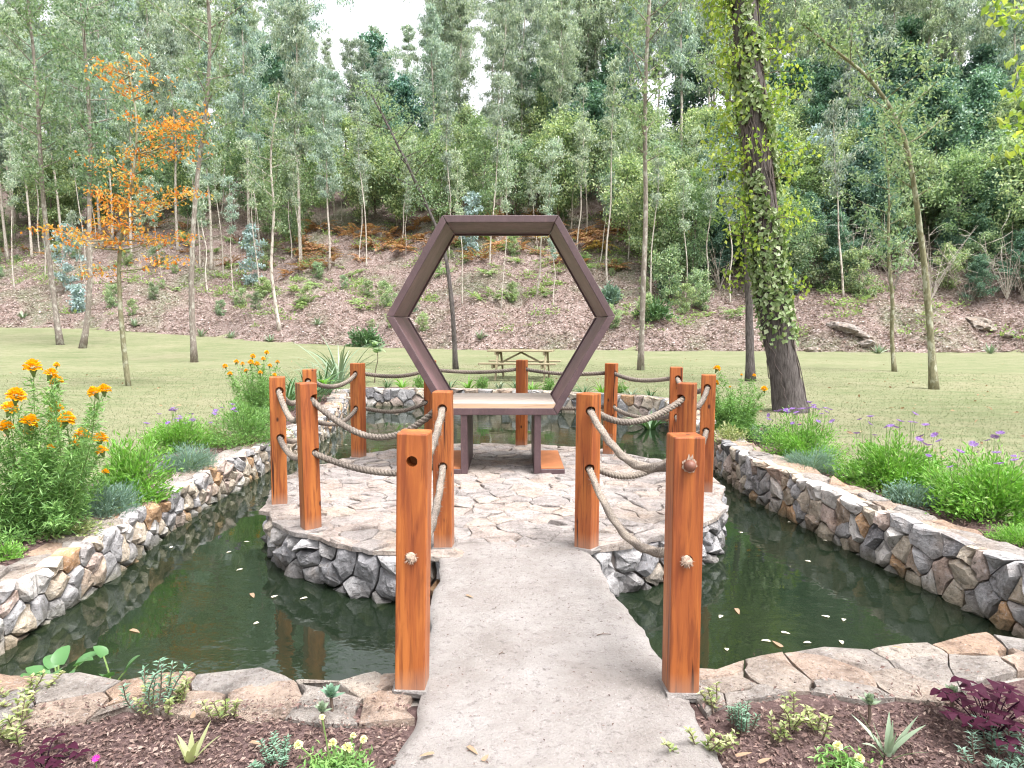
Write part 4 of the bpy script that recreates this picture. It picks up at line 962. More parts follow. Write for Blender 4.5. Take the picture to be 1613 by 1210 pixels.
# ---- the ivy clad tree
def ivy_tree():
    d0 = 10.87; rng = RS(430); loc = G(1243, 648)
    tr = spline([P(x, y, d0) - loc for x, y in ((1248, 665), (1240, 610), (1222, 510), (1208, 400), (1197, 280), (1184, 140), (1172, 10))] + [Vector((-.95, .3, 8.6)), Vector((-1.2, .5, 11.5))], 60)
    n = len(tr); rad = np.interp(np.arange(n), [0, 2, 6, 20, 40, n - 1], [.30, .255, .225, .20, .17, .09])
    t = thing('ivy_clad_tree', 'thick leaning tree trunk wrapped in ivy with yellow green shoots', 'tree', tuple(loc))
    T = Geo(); V_, F_, C_ = tube(tr, rad, 18); V_ = V_ + RS(1).normal(size=V_.shape) * .008; T.add(V_, F_, C_)
    zs = tr[:, 2]
    def on(z, a, off):                                # point on the bark
        i = np.interp(z, zs, np.arange(n)); c = np.array([np.interp(i, np.arange(n), tr[:, k]) for k in range(3)]).T; r = np.interp(i, np.arange(n), rad) + off
        return c + np.stack([np.cos(a) * r, np.sin(a) * r, np.zeros_like(r)], -1)
    cr = Geo(); cc = []
    for i in range(16):                                # upper limbs, above the frame, mirrored in the pond
        b = tr[rng.randint(43, n)]; az = i * 2.4; L = rng.uniform(1.6, 3.4); e = b + np.array([math.cos(az) * L, math.sin(az) * L, rng.uniform(.2, 1.6)])
        T.add(*tube(spline([b, (b + e) / 2 + [0, 0, .3], e], 8), np.linspace(.06, .012, 8), 6, False))
        for _ in range(9): q = b + (e - b) * rng.uniform(.3, 1.1) + rng.normal(size=3) * .5; cc.append(q + rng.normal(size=(42, 3)) * .28)
    T.obj('trunk', M['bark_dark'], t, smooth=True)
    cr.add(*crown_from(rng, np.concatenate(cc), .13, .09, .4, .5)); cr.obj('crown', LF['yellow'], t)
    vg = Geo()
    for k in range(90):                                # clinging vine stems
        a0 = rng.uniform(0, 2 * PI); z0 = rng.uniform(.1, 4.5); z1 = z0 + rng.uniform(1.5, 4); z = np.linspace(z0, z1, 26); a = a0 + np.cumsum(rng.normal(size=26) * .13)
        vg.add(*tube(on(z, a, .012), rng.uniform(.004, .011), 5, False))
    vg.obj('vine_stem', plain('vine stem bark', (.13, .105, .10), .9, .1, .4, 30), t, smooth=True)
    m = 9500; z = .9 + rng.uniform(0, 1, m) ** .95 * 6.65; a = rng.uniform(0, 2 * PI, m); keep = []
    for i in range(m):
        f = noise.noise(Vector((math.cos(a[i]) * 1.1, math.sin(a[i]) * 1.1, z[i] * 1.1))); low = S((3.6 - z[i]) / 1.6)
        keep.append(f > .04 - .62 * low + rng.uniform(-.1, .1) and (z[i] > 1.0 + rng.uniform(0, 1.1)))
    keep = np.array(keep); z, a = z[keep], a[keep]; c = on(z, a, rng.uniform(.02, .09, len(z))); out = np.stack([np.cos(a), np.sin(a), np.zeros_like(a)], -1)
    V_, F_ = leaves(c, unit(rng.normal(size=c.shape) * .7 + [0, 0, -.8]), out + rng.normal(size=c.shape) * .5 + [0, 0, .35], rng.uniform(.06, .115, len(z)), rng.uniform(.05, .09, len(z)), .1, .4)
    Geo().add(V_, F_).obj('ivy', LF['ivy'], t)
    yc = []
    for k in range(110):                                # side shoots with yellow green leaves
        z = rng.uniform(1.9, 7.4); sd_ = rng.choice([-1, 1], p=[.5, .5]); a = (0 if sd_ > 0 else PI) + rng.normal() * .75; b = on(np.array([z]), np.array([a]), 0)[0]; L = rng.uniform(.15, .62) * (1.1 if z > 3 else .75)
        e = b + np.array([math.cos(a) * L, math.sin(a) * L, rng.uniform(-.35, .3) * L]); mid = (b + e) / 2 + [0, 0, .12 * L]; q = spline([b, mid, e], 8)
        Geo().add(*tube(q, np.linspace(.008, .003, 8), 4, False)).obj('shoot', LF['stemd'], t); m = int(36 * L / .5)
        u = rng.uniform(.15, 1.05, m); c = np.stack([np.interp(u, np.linspace(0, 1, 8), q[:, j]) for j in range(3)], 1) + rng.normal(size=(m, 3)) * [.085, .085, .11]; yc.append(c)
    c = np.concatenate(yc)
    V_, F_ = leaves(c, unit(rng.normal(size=c.shape) * .6 + [0, 0, -.9]), rng.normal(size=c.shape) + [0, -.5, .4], rng.uniform(.05, .10, len(c)), rng.uniform(.042, .075, len(c)), .12, .4)
    Geo().add(V_, F_).obj('shoot_leaves', LF['yellow'], t)
ivy_tree()
# ---- a tree standing just outside the frame whose twigs hang in at the top right
def side_tree():
    rng = RS(440); loc = Vector((8.6, 8.2, 0)); T = Geo(); tr = spline([Vector((0, 0, -.1)), Vector((.1, 0, 2)), Vector((0, .1, 4.5)), Vector((-.3, .2, 8))], 20); T.add(*tube(tr, np.linspace(.2, .09, 20), 10)); C = []
    for x, y in ((1560, 12), (1590, 20), (1612, 30), (1600, 5), (1578, 28), (1596, 140), (1604, 150), (1606, 185), (1612, 210), (1590, 250), (1606, 195), (1630, 120), (1640, 40), (1600, 100), (1625, 170)):
        e = np.array(P(x, y, 7.6 + rng.uniform(-.3, .3)) - loc); b = tr[12] if y > 90 else tr[16]; T.add(*tube(spline([b, (b + e) / 2 + [0, 0, .25], e], 8), np.linspace(.022, .003, 8), 5, False)); C.append(e + rng.normal(size=(13, 3)) * [.085, .085, .075])
    for k in range(30): C.append(tr[rng.randint(10, 20)] + rng.normal(size=3) * [.5, .5, .6] + [.9, 0, 1.2] + rng.normal(size=(40, 3)) * .3)
    Lg = Geo(); Lg.add(*crown_from(rng, np.concatenate(C), .095, .07, .5, .4))
    make_tree('overhanging_tree', 'tree at right edge whose yellow green twigs hang into view', None, 'tree', T, Lg, 'bark_dark', 'yellow', tuple(loc))
side_tree()

# ---- glaucous young eucalyptus with blue foliage
def blue_sapling(px_, py_, d, h, label, seed):
    rng = RS(seed); p = P(px_, py_, d); z0 = gz(p.x, d); T, Lg = grow(seed, trunk_line(rng, h, .03, .01), .05, .012, 20, .08, .98, h * .22, ball, .4, 5, 16, .22, .12, .14, .3, 5, .4, 0, .4)
    make_tree('blue_eucalyptus', label, None, 'sapling', T, Lg, 'bark_pale', 'eucblue', (p.x, d, z0))
blue_sapling(95, 300, 50, 5, 'pale blue leaved young eucalyptus among trunks at far left', 451)
blue_sapling(395, 380, 50, 4.6, 'pale blue leaved young eucalyptus behind the crooked small tree', 452)
blue_sapling(118, 390, 47, 1.8, 'low pale blue eucalyptus bush on slope behind the orange tree', 453)
blue_sapling(740, 300, 50, 4.4, 'pale blue leaved young eucalyptus above the hexagon top', 454)
blue_sapling(1300, 250, 46, 8.5, 'tall blue leaved young eucalyptus right of ivy covered tree', 455)

# ------------------------------------------------------------------ flower beds
def bed_sheet(name, pts3, nu, nv):
    A = np.asarray(pts3).reshape(nu, nv, 3); i, j = np.meshgrid(np.arange(nu - 1), np.arange(nv - 1), indexing='ij')
    F_ = np.stack([i * nv + j, i * nv + j + 1, (i + 1) * nv + j + 1, (i + 1) * nv + j], -1).reshape(-1, 4)
    return tag(Geo().add(A.reshape(-1, 3), F_).obj(name, M['mulch'], smooth=True), kind='structure')
def bump2(x, y): return .008 * np.sin(x * 7 + 1) * np.sin(y * 9) + .006 * np.sin(x * 17 + y * 13)
def front_z(x, y): return -.030 + bump2(x, y)
for x0, x1 in ((-4.2, -.30), (.60, 4.2)):
    xx = np.linspace(x0, x1, 60); yy = np.linspace(-1.5, 2.62, 70); XX, YY = np.meshgrid(xx, yy, indexing='ij')
    YY = np.minimum(YY, 2.42 if x0 < 0 else 2.46 + np.clip(XX - .7, 0, 3) * .11)
    bed_sheet('mulch_bed', np.stack([XX, YY, front_z(XX, YY)], -1), 60, 70)
TL, TB, TR = Track(LEFT, -1), Track(BACK, -1), Track(RIGHT, -1)
def side_z(w_): return np.interp(w_, [.2, .3, .8, .95, 1.15], [-.03, .0, .012, -.03, -.10])
for T in (TL, TB, TR):
    nu = 60; ws = [.22, .3, .45, .6, .75, .85, .95, 1.05, 1.15]; A = []
    for u in np.linspace(0, T.L, nu):
        p, m = T.at(u)
        for w_ in ws: q = p - m * w_; A.append((q[0], q[1], float(side_z(w_)) + float(bump2(q[0] * .7, q[1] * .7)) * .6))
    bed_sheet('mulch_bed', A, nu, len(ws))
def chips():
    rng = RS(501); C = []; Ls = []
    for x0, x1, y0, y1, n in ((-2.3, -.37, 1.75, 2.60, 11500), (.66, 2.5, 1.75, 2.80, 12500)):
        x = rng.uniform(x0, x1, n); y = rng.uniform(y0, y1, n); edge = np.full(n, 2.36) if x0 < 0 else 2.36 + np.clip(x - .7, 0, 3) * .10
        pr = np.where(x0 < 0, np.interp(y, [1.7, 2.02, 2.25, 2.45], [-.45, -.39, -.36, -.345]), np.interp(y, [1.7, 2.02, 2.3, 2.5], [.72, .68, .655, .66]))
        ok = (y < edge + np.where(rng.uniform(size=n) < .10, rng.exponential(.09, n), rng.normal(size=n) * .02)) & ((x < pr - .005 + np.abs(rng.normal(size=n)) * .012) if x0 < 0 else (x > pr + .005 - np.abs(rng.normal(size=n)) * .012)); x, y, edge = x[ok], y[ok], edge[ok]
        onrim = y > edge - .015
        C.append(np.c_[x, y, np.where(onrim, .008, front_z(x, y) + rng.uniform(.002, .018, len(x)))]); Ls.append(rng.uniform(.008, .026, len(x)))
    for T, n in ((TL, 5200), (TR, 5200)):
        for u, w_ in zip(rng.uniform(0, T.L, n), np.abs(rng.normal(size=n)) * .25 + .27):
            p, m = T.at(u); q = p - m * w_; C.append(np.array([[q[0], q[1], float(side_z(w_)) + rng.uniform(.004, .022)]])); Ls.append(np.array([rng.uniform(.015, .04)]))
    C = np.concatenate(C); Ls = np.concatenate(Ls); n = len(C); D = unit(rng.normal(size=(n, 3)) * [1, 1, .3])
    V_, F_ = leaves(C, D, rng.normal(size=(n, 3)) * .45 + [0, 0, 1], Ls, Ls * rng.uniform(.3, .6, n), .25)
    tag(Geo().add(V_, F_).obj('bark_mulch', M['chips']), 'dark reddish bark chip mulch covering the flower beds', kind='stuff')
chips()

# ---- flowers
def flower_mesh(kind, seed):
    rng = RS(seed); g = Geo()
    if kind == 'pompon':
        for ring, (r, z, n, el) in enumerate(((.95, .02, 13, -.2), (.92, .26, 13, .2), (.72, .48, 11, .6), (.44, .62, 9, 1.0), (.15, .70, 5, 1.4))):
            a = np.arange(n) * 2 * PI / n + rng.uniform(0, 1) + rng.normal(size=n) * .12; D = np.c_[np.cos(a) * math.cos(el), np.sin(a) * math.cos(el), np.full(n, math.sin(el))]
            C = np.c_[np.cos(a) * r * .62, np.sin(a) * r * .62, np.full(n, z)] + rng.normal(size=(n, 3)) * .04
            N = np.c_[-np.cos(a) * math.sin(el), -np.sin(a) * math.sin(el), np.full(n, math.cos(el))]; V_, F_ = leaves(C, D, N + rng.normal(size=(n, 3)) * .25, .62, .55, .18, .68); g.add(V_, F_)
    else:
        n = 13; a = np.arange(n) * 2 * PI / n; D = np.c_[np.cos(a), np.sin(a), np.full(n, .45)]; C = np.c_[np.cos(a) * .5, np.sin(a) * .5, np.full(n, .22)]
        V_, F_ = leaves(C, D, np.tile([0, 0, 1.0], (n, 1)) + rng.normal(size=(n, 3)) * .3, 1.0, .32, .1, .6); g.add(V_, F_)
    return g.mesh('flower')
def calyx_mesh():
    g = Geo(); g.add(*tube([(0, 0, -.85), (0, 0, -.5), (0, 0, -.1), (0, 0, .02)], [.08, .2, .36, .44], 8)); return g.mesh('calyx', True)
CAL = calyx_mesh(); CAL.materials.append(LF['stem'])
FLW = {}
for k, kind, mt in (('marigold', 'pompon', 'petal_o'), ('mauve', 'daisy', 'petal_p'), ('cream', 'pompon', 'petal_c'), ('magenta', 'daisy', 'petal_m')):
    FLW[k] = [flower_mesh(kind, s) for s in (511, 512, 513)]
    for m in FLW[k]: m.materials.append(LF[mt])
def put_flower(k, p, r, parent, rng, calyx=False, tilt=.35):
    o = link('flower', FLW[k][rng.randint(3)], None, parent); o.location = Vector(p) - Vector(parent.location); o.scale = (r, r, r); o.rotation_euler = (rng.normal() * tilt, rng.normal() * tilt, rng.uniform(0, 6.28))
    if calyx: link('calyx', CAL, None, o)
    return o
# ---- mound forming plants
def mound(name, label, loc, R, H, n, ll, lw, leaf, seed, up=.55, cat='plant', flower=None, nf=0, fr=.016, fh=.14, group=None, fspread=.8, stems=44, rag=.10):
    rng = RS(seed); t = thing(name, label, cat, tuple(loc), group); sg = Geo(); tips = []
    for k in range(stems):
        d = unit(rng.normal(size=3) * [1, 1, .6] + [0, 0, .75]); d[2] = abs(d[2]); e = d * [R, R, H] * rng.uniform(.65, 1.0 + rag); tips.append(e)
        sg.add(*tube(spline([(d[0] * R * .12, d[1] * R * .12, 0), e * [.45, .45, .62], e], 6), np.linspace(.005, .002, 6) * (.6 + R), 4, False))
    tips = np.array(tips); u = rng.uniform(.25, 1.05, n) ** .6; k = rng.randint(0, stems, n); c = tips[k] * np.c_[u, u, u ** .8] + rng.normal(size=(n, 3)) * [R * .13, R * .13, H * .10]; c[:, 2] = np.maximum(c[:, 2], .012)
    out = unit(c * [1, 1, .5]); D = unit(out + [0, 0, up] + rng.normal(size=(n, 3)) * .55)
    V_, F_ = leaves(c, D, rng.normal(size=(n, 3)) * .5 + out * .4 + [0, 0, .6], ll * rng.uniform(.6, 1.3, n), lw * rng.uniform(.7, 1.3, n), .15)
    tag(sg.obj('stems', LF['stem'], t), kind='stuff'); Geo().add(V_, F_).obj('foliage', LF[leaf], t)
    if flower:
        for i in range(nf):
            a = rng.uniform(0, 2 * PI); q = rng.uniform(.1, fspread); z = H * math.sqrt(max(0.05, 1 - q * q)) * .9; b = np.array([math.cos(a) * q * R, math.sin(a) * q * R, z * .7]); e = np.array([b[0] * 1.12, b[1] * 1.12, z + rng.uniform(.25, 1) * fh])
            g = Geo(); g.add(*tube(spline([b, (b + e) / 2 + rng.normal(size=3) * .01, e], 6), .0022, 4, False)); g.obj('flower_stem', LF['stem'], t)
            put_flower(flower, Vector(e) + Vector(loc), fr * rng.uniform(.75, 1.2), t, rng)
    return t
def at_bed(px_, py_, z=.005): return G(px_, py_, z)
# left bed
mound('leafy_clump', 'fresh green leafy clump beside the marigold bush', at_bed(212, 785), .30, .50, 2600, .065, .014, 'fresh', 601)
mound('daisy_mound', 'green mound topped with mauve flowers left of pond, nearest marigolds', at_bed(283, 708), .42, .34, 5200, .042, .011, 'fresh', 602, flower='mauve', nf=16, fr=.034, fh=.16)
mound('lavender_cotton', 'feathery blue grey mound at left wall', at_bed(297, 738), .33, .22, 3800, .045, .005, 'blue', 603, up=.9)
mound('daisy_mound', 'wide green mound with tiny flowers below the orange flower bush', at_bed(384, 700), .46, .46, 4200, .05, .011, 'bush', 604, flower='mauve', nf=8, fr=.034, fh=.12)
mound('variegated_plant', 'pale variegated sprig between the left bed mounds', at_bed(338, 697), .16, .18, 500, .04, .018, 'varieg', 605)
mound('ground_cover', 'pale variegated creeping plant on mulch below the marigolds', at_bed(112, 838), .20, .07, 520, .035, .016, 'varieg', 606)
mound('moss_cushion', 'small bright green cushion plant at the far left wall', at_bed(8, 878), .13, .09, 900, .03, .008, 'fresh', 607)
mound('feathery_cushion', 'blue green feathery cushion at foot of marigold bush', at_bed(165, 808), .26, .26, 3200, .05, .005, 'blue', 608, up=.8)
# marigold bush
def marigold(name, label, loc, d0, heads, R, H, n, seed, fr, extra=0, leaf='bush', dj=.35):
    rng = RS(seed); t = thing(name, label, 'flower bush', tuple(loc)); sg = Geo(); cs = []; ds = []
    L0 = np.array(loc)
    def stem(b, e, r):
        m_ = b * .45 + e * .55 + np.array([0, 0, .06]) + rng.normal(size=3) * .03; q = spline([b, m_, e], 10); sg.add(*tube(q, np.linspace(r, r * .45, 10), 5, False)); return q
    ends = [np.array(P(x, y, d0 + rng.uniform(-dj, dj))) - L0 for x, y, *_ in heads]
    fl = [True] * len(ends) + [False] * extra
    for k in range(extra):
        d = unit(rng.normal(size=3) * [1, 1, .4] + [0, 0, .6]); ends.append(np.array([d[0] * R, d[1] * R, abs(d[2]) * H * .95]) * rng.uniform(.6, 1.05))
    for k, e in enumerate(ends):
        b = np.array([e[0] * .25 + rng.normal() * .04, e[1] * .25 + rng.normal() * .04, .0]); q = stem(b, e, .005)
        if fl[k]:
            s = heads[k][2] if len(heads[k]) > 2 else 1
            put_flower('marigold', Vector(e + L0), fr * s * rng.uniform(.9, 1.1), t, rng, True, .22)
        m = n // len(ends); u = rng.uniform(.12, .93 if fl[k] else 1.0, m); c = np.stack([np.interp(u, np.linspace(0, 1, 10), q[:, j]) for j in range(3)], 1); dd = unit(rng.normal(size=(m, 3)) * [1, 1, .5] + [0, 0, .25]); ext = rng.uniform(.01, .11, m)[:, None] * (1.15 - .6 * u[:, None])
        cs.append(c + dd * ext); ds.append(unit(dd + rng.normal(size=(m, 3)) * .5))
    c = np.concatenate(cs); D = np.concatenate(ds); c[:, 2] = np.maximum(c[:, 2], .02)
    V_, F_ = leaves(c, D, rng.normal(size=c.shape) * .6 + [0, 0, .8], rng.uniform(.03, .07, len(c)), rng.uniform(.007, .013, len(c)), .1)
    tag(sg.obj('stems', LF['stem'], t), kind='stuff'); Geo().add(V_, F_).obj('foliage', LF[leaf], t); return t
marigold('marigold_bush', 'tall marigold bush with large orange pompon flowers at left', G(78, 842), 4.5,
  [(52, 581, 1.05), (79, 591, .75), (89, 602, .9), (89, 576, .4), (164, 616, .85), (150, 620, .8), (25, 626, 1.1), (15, 646, 1.1), (89, 645, 1), (104, 663, 1.05), (87, 671, 1.05), (45, 668, 1.2), (10, 676, 1.05), (129, 688, 1.1), (157, 694, 1), (118, 701, .7), (161, 712, .85), (166, 745, .6), (77, 783, .5), (45, 682, .6), (80, 706, .5)], .5, .95, 19000, 611, .058, 30)
marigold('orange_flower_bush', 'bush of small orange flowers beside the outermost left post', Vector((-3.62, 9.5, .005)), 9.5,
  [(355, 578), (372, 571, 1.1), (382, 574), (395, 572, 1.3), (405, 575, 1.2), (415, 566), (425, 577), (437, 571), (410, 588), (432, 592), (398, 562), (420, 556), (441, 600), (388, 585), (428, 606), (362, 590)], .42, .95, 11000, 612, .042, 30, dj=.3)
marigold('marigold_bush', 'marigold bush with three orange flowers beside the outermost right post', Vector((2.80, 8.3, .02)), 8.3,
  [(1129, 582, 1.1), (1127, 604, 1), (1204, 614, 1), (1168, 591, .4), (1188, 592, .5), (1150, 610, .35)], .36, .75, 11000, 613, .052, 34, dj=.2)
# strap leaved clumps
def strap(name, label, loc, n, L, W, leaf, seed, up=(.7, 1.45), bend=(.5, 1.5), group=None, parts=False, cat='plant', spread=.05):
    rng = RS(seed); t = thing(name, label, cat, tuple(loc), group); g = Geo()
    for k in range(n):
        az = k * 2.4 + rng.uniform(-.4, .4); b = np.array([math.cos(az), math.sin(az), 0]) * rng.uniform(.1, 1) * spread
        V_, F_ = blade(b, az, L * rng.uniform(.65, 1.1), W * rng.uniform(.8, 1.2), rng.uniform(*up), rng.uniform(*bend), 6, .3, 2.2, rng.normal() * .4)
        if parts: Geo().add(V_, F_).obj('leaf', LF[leaf], t, smooth=True)
        else: g.add(V_, F_)
    if not parts: g.obj('leaves', LF[leaf], t, smooth=True)
    return t
strap('strap_leaf_clump', 'dark strap leaved clump nearest the orange flower bush', Vector((-3.75, 11.0, 0)), 60, .75, .04, 'strap', 621, spread=.3)
strap('strap_leaf_clump', 'dark strap leaved clump in middle of left bed end', Vector((-3.75, 12.2, 0)), 60, .8, .04, 'strap', 622, spread=.32)
strap('strap_leaf_clump', 'dark strap leaved clump at far corner of the pond', Vector((-3.85, 13.6, 0)), 60, .8, .04, 'strap', 623, spread=.35)
strap('lime_plant', 'small lime green leafed plant among the dark strap leaves', Vector((-3.45, 12.2, .3)), 16, .28, .06, 'fresh', 624, (.5, 1.2))
strap('spiky_plant', 'tall spiky grey leaved plant behind the far pond corner', G(535, 603), 46, 1.35, .05, 'aloe', 625, (.7, 1.5), (.4, 1.7), spread=.25)
# young broad leaved sapling and the low row behind the far wall
def sapling():
    rng = RS(631); loc = G(590, 603); t = thing('broadleaf_seedling', 'seedling with a tuft of large light green leaves behind far wall', 'plant', tuple(loc)); g = Geo()
    q = spline([(0, 0, 0), (.02, 0, .3), (.10, 0, .55), (.08, 0, .8)], 10); g.add(*tube(q, np.linspace(.014, .008, 10), 6)); g.obj('stem', LF['stemd'], t)
    for k in range(13):
        V_, F_ = blade(q[-1] + rng.normal(size=3) * [.05, .05, .06], k * 2.4, rng.uniform(.22, .36), .15, rng.uniform(.1, .7), 1.0, 5, .15, 2.5); Geo().add(V_, F_).obj('leaf', LF['light'], t, smooth=True)
sapling()
rng0 = RS(640)
for i in range(17):
    u = .10 + .80 * i / 16; p, m = TB.at(u * TB.L); q = p - m * rng0.uniform(.38, .62); loc = Vector((q[0], q[1], 0.0)); k = i % 4
    lab = 'small green plant in the row behind the far pond wall'; grp = 'small plants behind the far wall'
    if k == 0: strap('strap_tuft', 'tuft of dark narrow leaves in the row behind the far wall', loc, 26, .34, .025, 'strap', 641 + i, group=grp)
    elif k == 1: strap('grassy_tuft', 'tuft of fresh green leaves in the row behind the far wall', loc, 22, .36, .04, 'fresh', 641 + i, group=grp)
    elif k == 2: mound('leafy_plant', 'little leafy green plant in the row behind the far wall', loc, .17, .32, 420, .06, .02, 'bush', 641 + i, group=grp)
    else: strap('aloe_tuft', 'grey green aloe tuft in the row behind the far wall', loc, 20, .28, .035, 'aloe', 641 + i, group=grp)
strap('water_plant', 'leafy marginal plant growing in the water by the far right wall', Vector((2.32, 11.2, WZ - .02)), 22, .5, .06, 'strap', 661, (.6, 1.4), (.6, 1.6), spread=.12)
# right bed
mound('variegated_plant', 'pale variegated clump at foot of the right marigold bush', at_bed(1150, 700), .22, .24, 900, .04, .018, 'varieg', 671)
mound('ground_cover', 'dark leafy plant between marigolds and ivy covered tree', Vector((3.05, 7.9, 0)), .28, .25, 1300, .04, .014, 'strap', 679)
mound('daisy_mound', 'green mound with mauve flowers right of pond, nearest the ivy tree', at_bed(1262, 722), .44, .44, 6000, .042, .011, 'fresh', 672, flower='mauve', nf=26, fr=.034, fh=.22)
mound('lavender_cotton', 'feathery blue grey mound at right wall, nearer the ivy tree', at_bed(1278, 742), .32, .22, 3600, .045, .005, 'blue', 673, up=.9)
mound('daisy_mound', 'bright green mound with mauve flowers, middle of right bed', at_bed(1405, 768), .43, .40, 7000, .048, .013, 'fresh', 674, flower='mauve', nf=18, fr=.034, fh=.30)
mound('succulent_mound', 'blue green fleshy leaved mound at right wall edge', at_bed(1436, 796), .24, .20, 1500, .035, .012, 'blue', 675, up=.8)
mound('variegated_plant', 'tiny cream variegated sprig on right wall edge', at_bed(1416, 782), .12, .10, 260, .035, .016, 'varieg', 676)
mound('daisy_mound', 'large bright green mound with mauve flowers at right frame edge', at_bed(1560, 815), .47, .44, 7600, .052, .014, 'fresh', 677, flower='mauve', nf=18, fr=.034, fh=.26)
mound('moss_cushion', 'vivid green moss like cushion on the right wall edge', at_bed(1606, 856), .20, .10, 2400, .028, .007, 'fresh', 678, up=.8)
# a few loose clumps further along the right bed
mound('leafy_clump', 'low green clump far along right bed behind the posts', Vector((3.1, 9.8, 0)), .35, .35, 1800, .06, .015, 'bush', 680)

# ---- front left bed
def stalks(name, label, loc, n, h, ll, lw, leaf, seed, spread=.06, per=26, lean=.5, group=None):
    """upright succulent or trailing stems ringed by short leaves"""
    rng = RS(seed); t = thing(name, label, 'plant', tuple(loc), group); sg = Geo(); C = []; D = []
    for k in range(n):
        a = rng.uniform(0, 2 * PI); b = np.array([math.cos(a), math.sin(a), 0]) * rng.uniform(0, spread); e = b + np.array([math.cos(a) * lean * h * rng.uniform(.2, 1), math.sin(a) * lean * h * rng.uniform(.2, 1), h * rng.uniform(.55, 1.05)])
        q = spline([b, (b + e) / 2 + rng.normal(size=3) * h * .06, e], 10); sg.add(*tube(q, np.linspace(.003, .0018, 10), 5, False)); u = np.linspace(.2, 1.0, per); c = np.stack([np.interp(u, np.linspace(0, 1, 10), q[:, j]) for j in range(3)], 1)
        th = np.arange(per) * 2.4; dd = unit(np.c_[np.cos(th), np.sin(th), np.full(per, .55)] + rng.normal(size=(per, 3)) * .2); C.append(c + dd * ll * .45); D.append(dd)
    C = np.concatenate(C); D = np.concatenate(D); m = len(C); V_, F_ = leaves(C, D, np.tile([0, 0, 1.0], (m, 1)) + rng.normal(size=(m, 3)) * .2, ll * rng.uniform(.7, 1.2, m), lw * rng.uniform(.8, 1.2, m), .25)
    tag(sg.obj('stems', LF['stemd'], t), kind='stuff'); Geo().add(V_, F_).obj('leaves', LF[leaf], t); return t
FZ = -.025
stalks('upright_succulent', 'upright grey green succulent shrub by the left pond edge', G(238, 1128, FZ), 7, .20, .026, .010, 'succ', 701, .05, 30, .45)
stalks('variegated_trailer', 'cream and green variegated plant around the upright succulent', G(262, 1118, FZ), 9, .11, .026, .014, 'varieg', 702, .07, 18, .6)
stalks('variegated_trailer', 'small variegated sprig beside a dry leaf, left front bed', G(352, 1135, FZ), 4, .10, .028, .015, 'varieg', 703, .03, 14, .5)
stalks('variegated_trailer', 'yellow variegated stems in the bottom left corner', G(22, 1165, FZ), 8, .15, .03, .015, 'varieg', 704, .09, 18, .7)
stalks('variegated_trailer', 'yellow variegated stems spilling over left edging stones', G(40, 1105, FZ), 6, .09, .028, .014, 'varieg', 705, .08, 16, 1.2)
strap('variegated_aloe', 'small pale striped aloe at the bottom left, nearest cream flowers', G(300, 1200, FZ), 7, .13, .024, 'varieg', 706, (.8, 1.4), (.1, .6), parts=True, spread=.02)
stalks('grey_cushion', 'dark grey green spiky cushion beside the cream flowers', G(440, 1198, FZ), 16, .06, .02, .006, 'succ', 707, .07, 22, .7)
def rosette(label, loc, seed, r=.05, leaf='succ'):
    rng = RS(seed); t = thing('succulent_rosette', label, 'plant', tuple(loc)); g = Geo(); g.add(*tube([(0, 0, -.02), (.004, 0, .03), (0, 0, .07)], .006, 6)); g.obj('stem', LF['stemd'], t)
    for k in range(15):
        V_, F_ = blade((0, 0, .07 + k * .0015), k * 2.4, r * (1.15 - k * .04), r * .55, .25 + k * .075, -.3, 4, .35, 3); Geo().add(V_, F_).obj('leaf', LF[leaf], t, smooth=True)
rosette('blue green succulent rosette on a stem at left path side', G(522, 1128, FZ), 711)
rosette('small pale succulent rosette next to the path edge', G(508, 1152, FZ), 712, .035, 'aloe')
def cream(label, loc, spots, seed, d):
    rng = RS(seed); t = thing('cream_flower_plant', label, 'plant', tuple(loc)); sg = Geo(); L0 = np.array(loc); C = []
    for x, y, r in spots:
        e = np.array(P(x, y, d + rng.uniform(-.04, .04))) - L0; b = np.array([e[0] * .5, e[1] * .5, 0]); sg.add(*tube(spline([b, (b + e) / 2 + [0, 0, .01], e], 6), .0025, 5, False)); put_flower('cream', Vector(e + L0), r, t, rng, True, .3); C.append(b + rng.normal(size=(70, 3)) * [.035, .035, .012] + [0, 0, .02])
    C = np.concatenate(C); tag(sg.obj('stems', LF['stem'], t), kind='stuff'); n = len(C); V_, F_ = leaves(C, unit(rng.normal(size=(n, 3)) * [1, 1, .5] + [0, 0, .5]), rng.normal(size=(n, 3)) * .4 + [0, 0, 1], .028, .009, .2); Geo().add(V_, F_).obj('foliage', LF['bush'], t)
cream('cream pompon flowers beside path in left front bed', G(535, 1215, FZ), [(546, 1180, .021), (573, 1165, .014), (524, 1172, .017), (470, 1174, .017), (507, 1130, .011), (556, 1160, .012)], 721, 2.06)
def broad(name, label, loc, n, L, W, leaf, seed, up=(.3, 1.1), stalk=.1, cat='plant'):
    rng = RS(seed); t = thing(name, label, cat, tuple(loc)); sg = Geo()
    for k in range(n):
        az = k * 2.4 + rng.uniform(-.3, .3); h = stalk * rng.uniform(.6, 1.2); e = np.array([math.cos(az) * h * .7, math.sin(az) * h * .7, h]); sg.add(*tube(spline([(0, 0, -.02), e * [.4, .4, .6], e], 6), .0035, 5, False))
        V_, F_ = blade(e, az + rng.uniform(-.5, .5), L * rng.uniform(.75, 1.15), W * rng.uniform(.8, 1.2), rng.uniform(*up), rng.uniform(.3, 1.2), 5, .3, 2.6); Geo().add(V_, F_).obj('leaf', LF[leaf], t, smooth=True)
    sg.obj('stalks', LF['stem'], t); return t
LF['lily'] = leaf_mat('water leaf', [(.05, .13, .04), (.075, .18, .06), (.11, .23, .08)], .25, .35, .4)
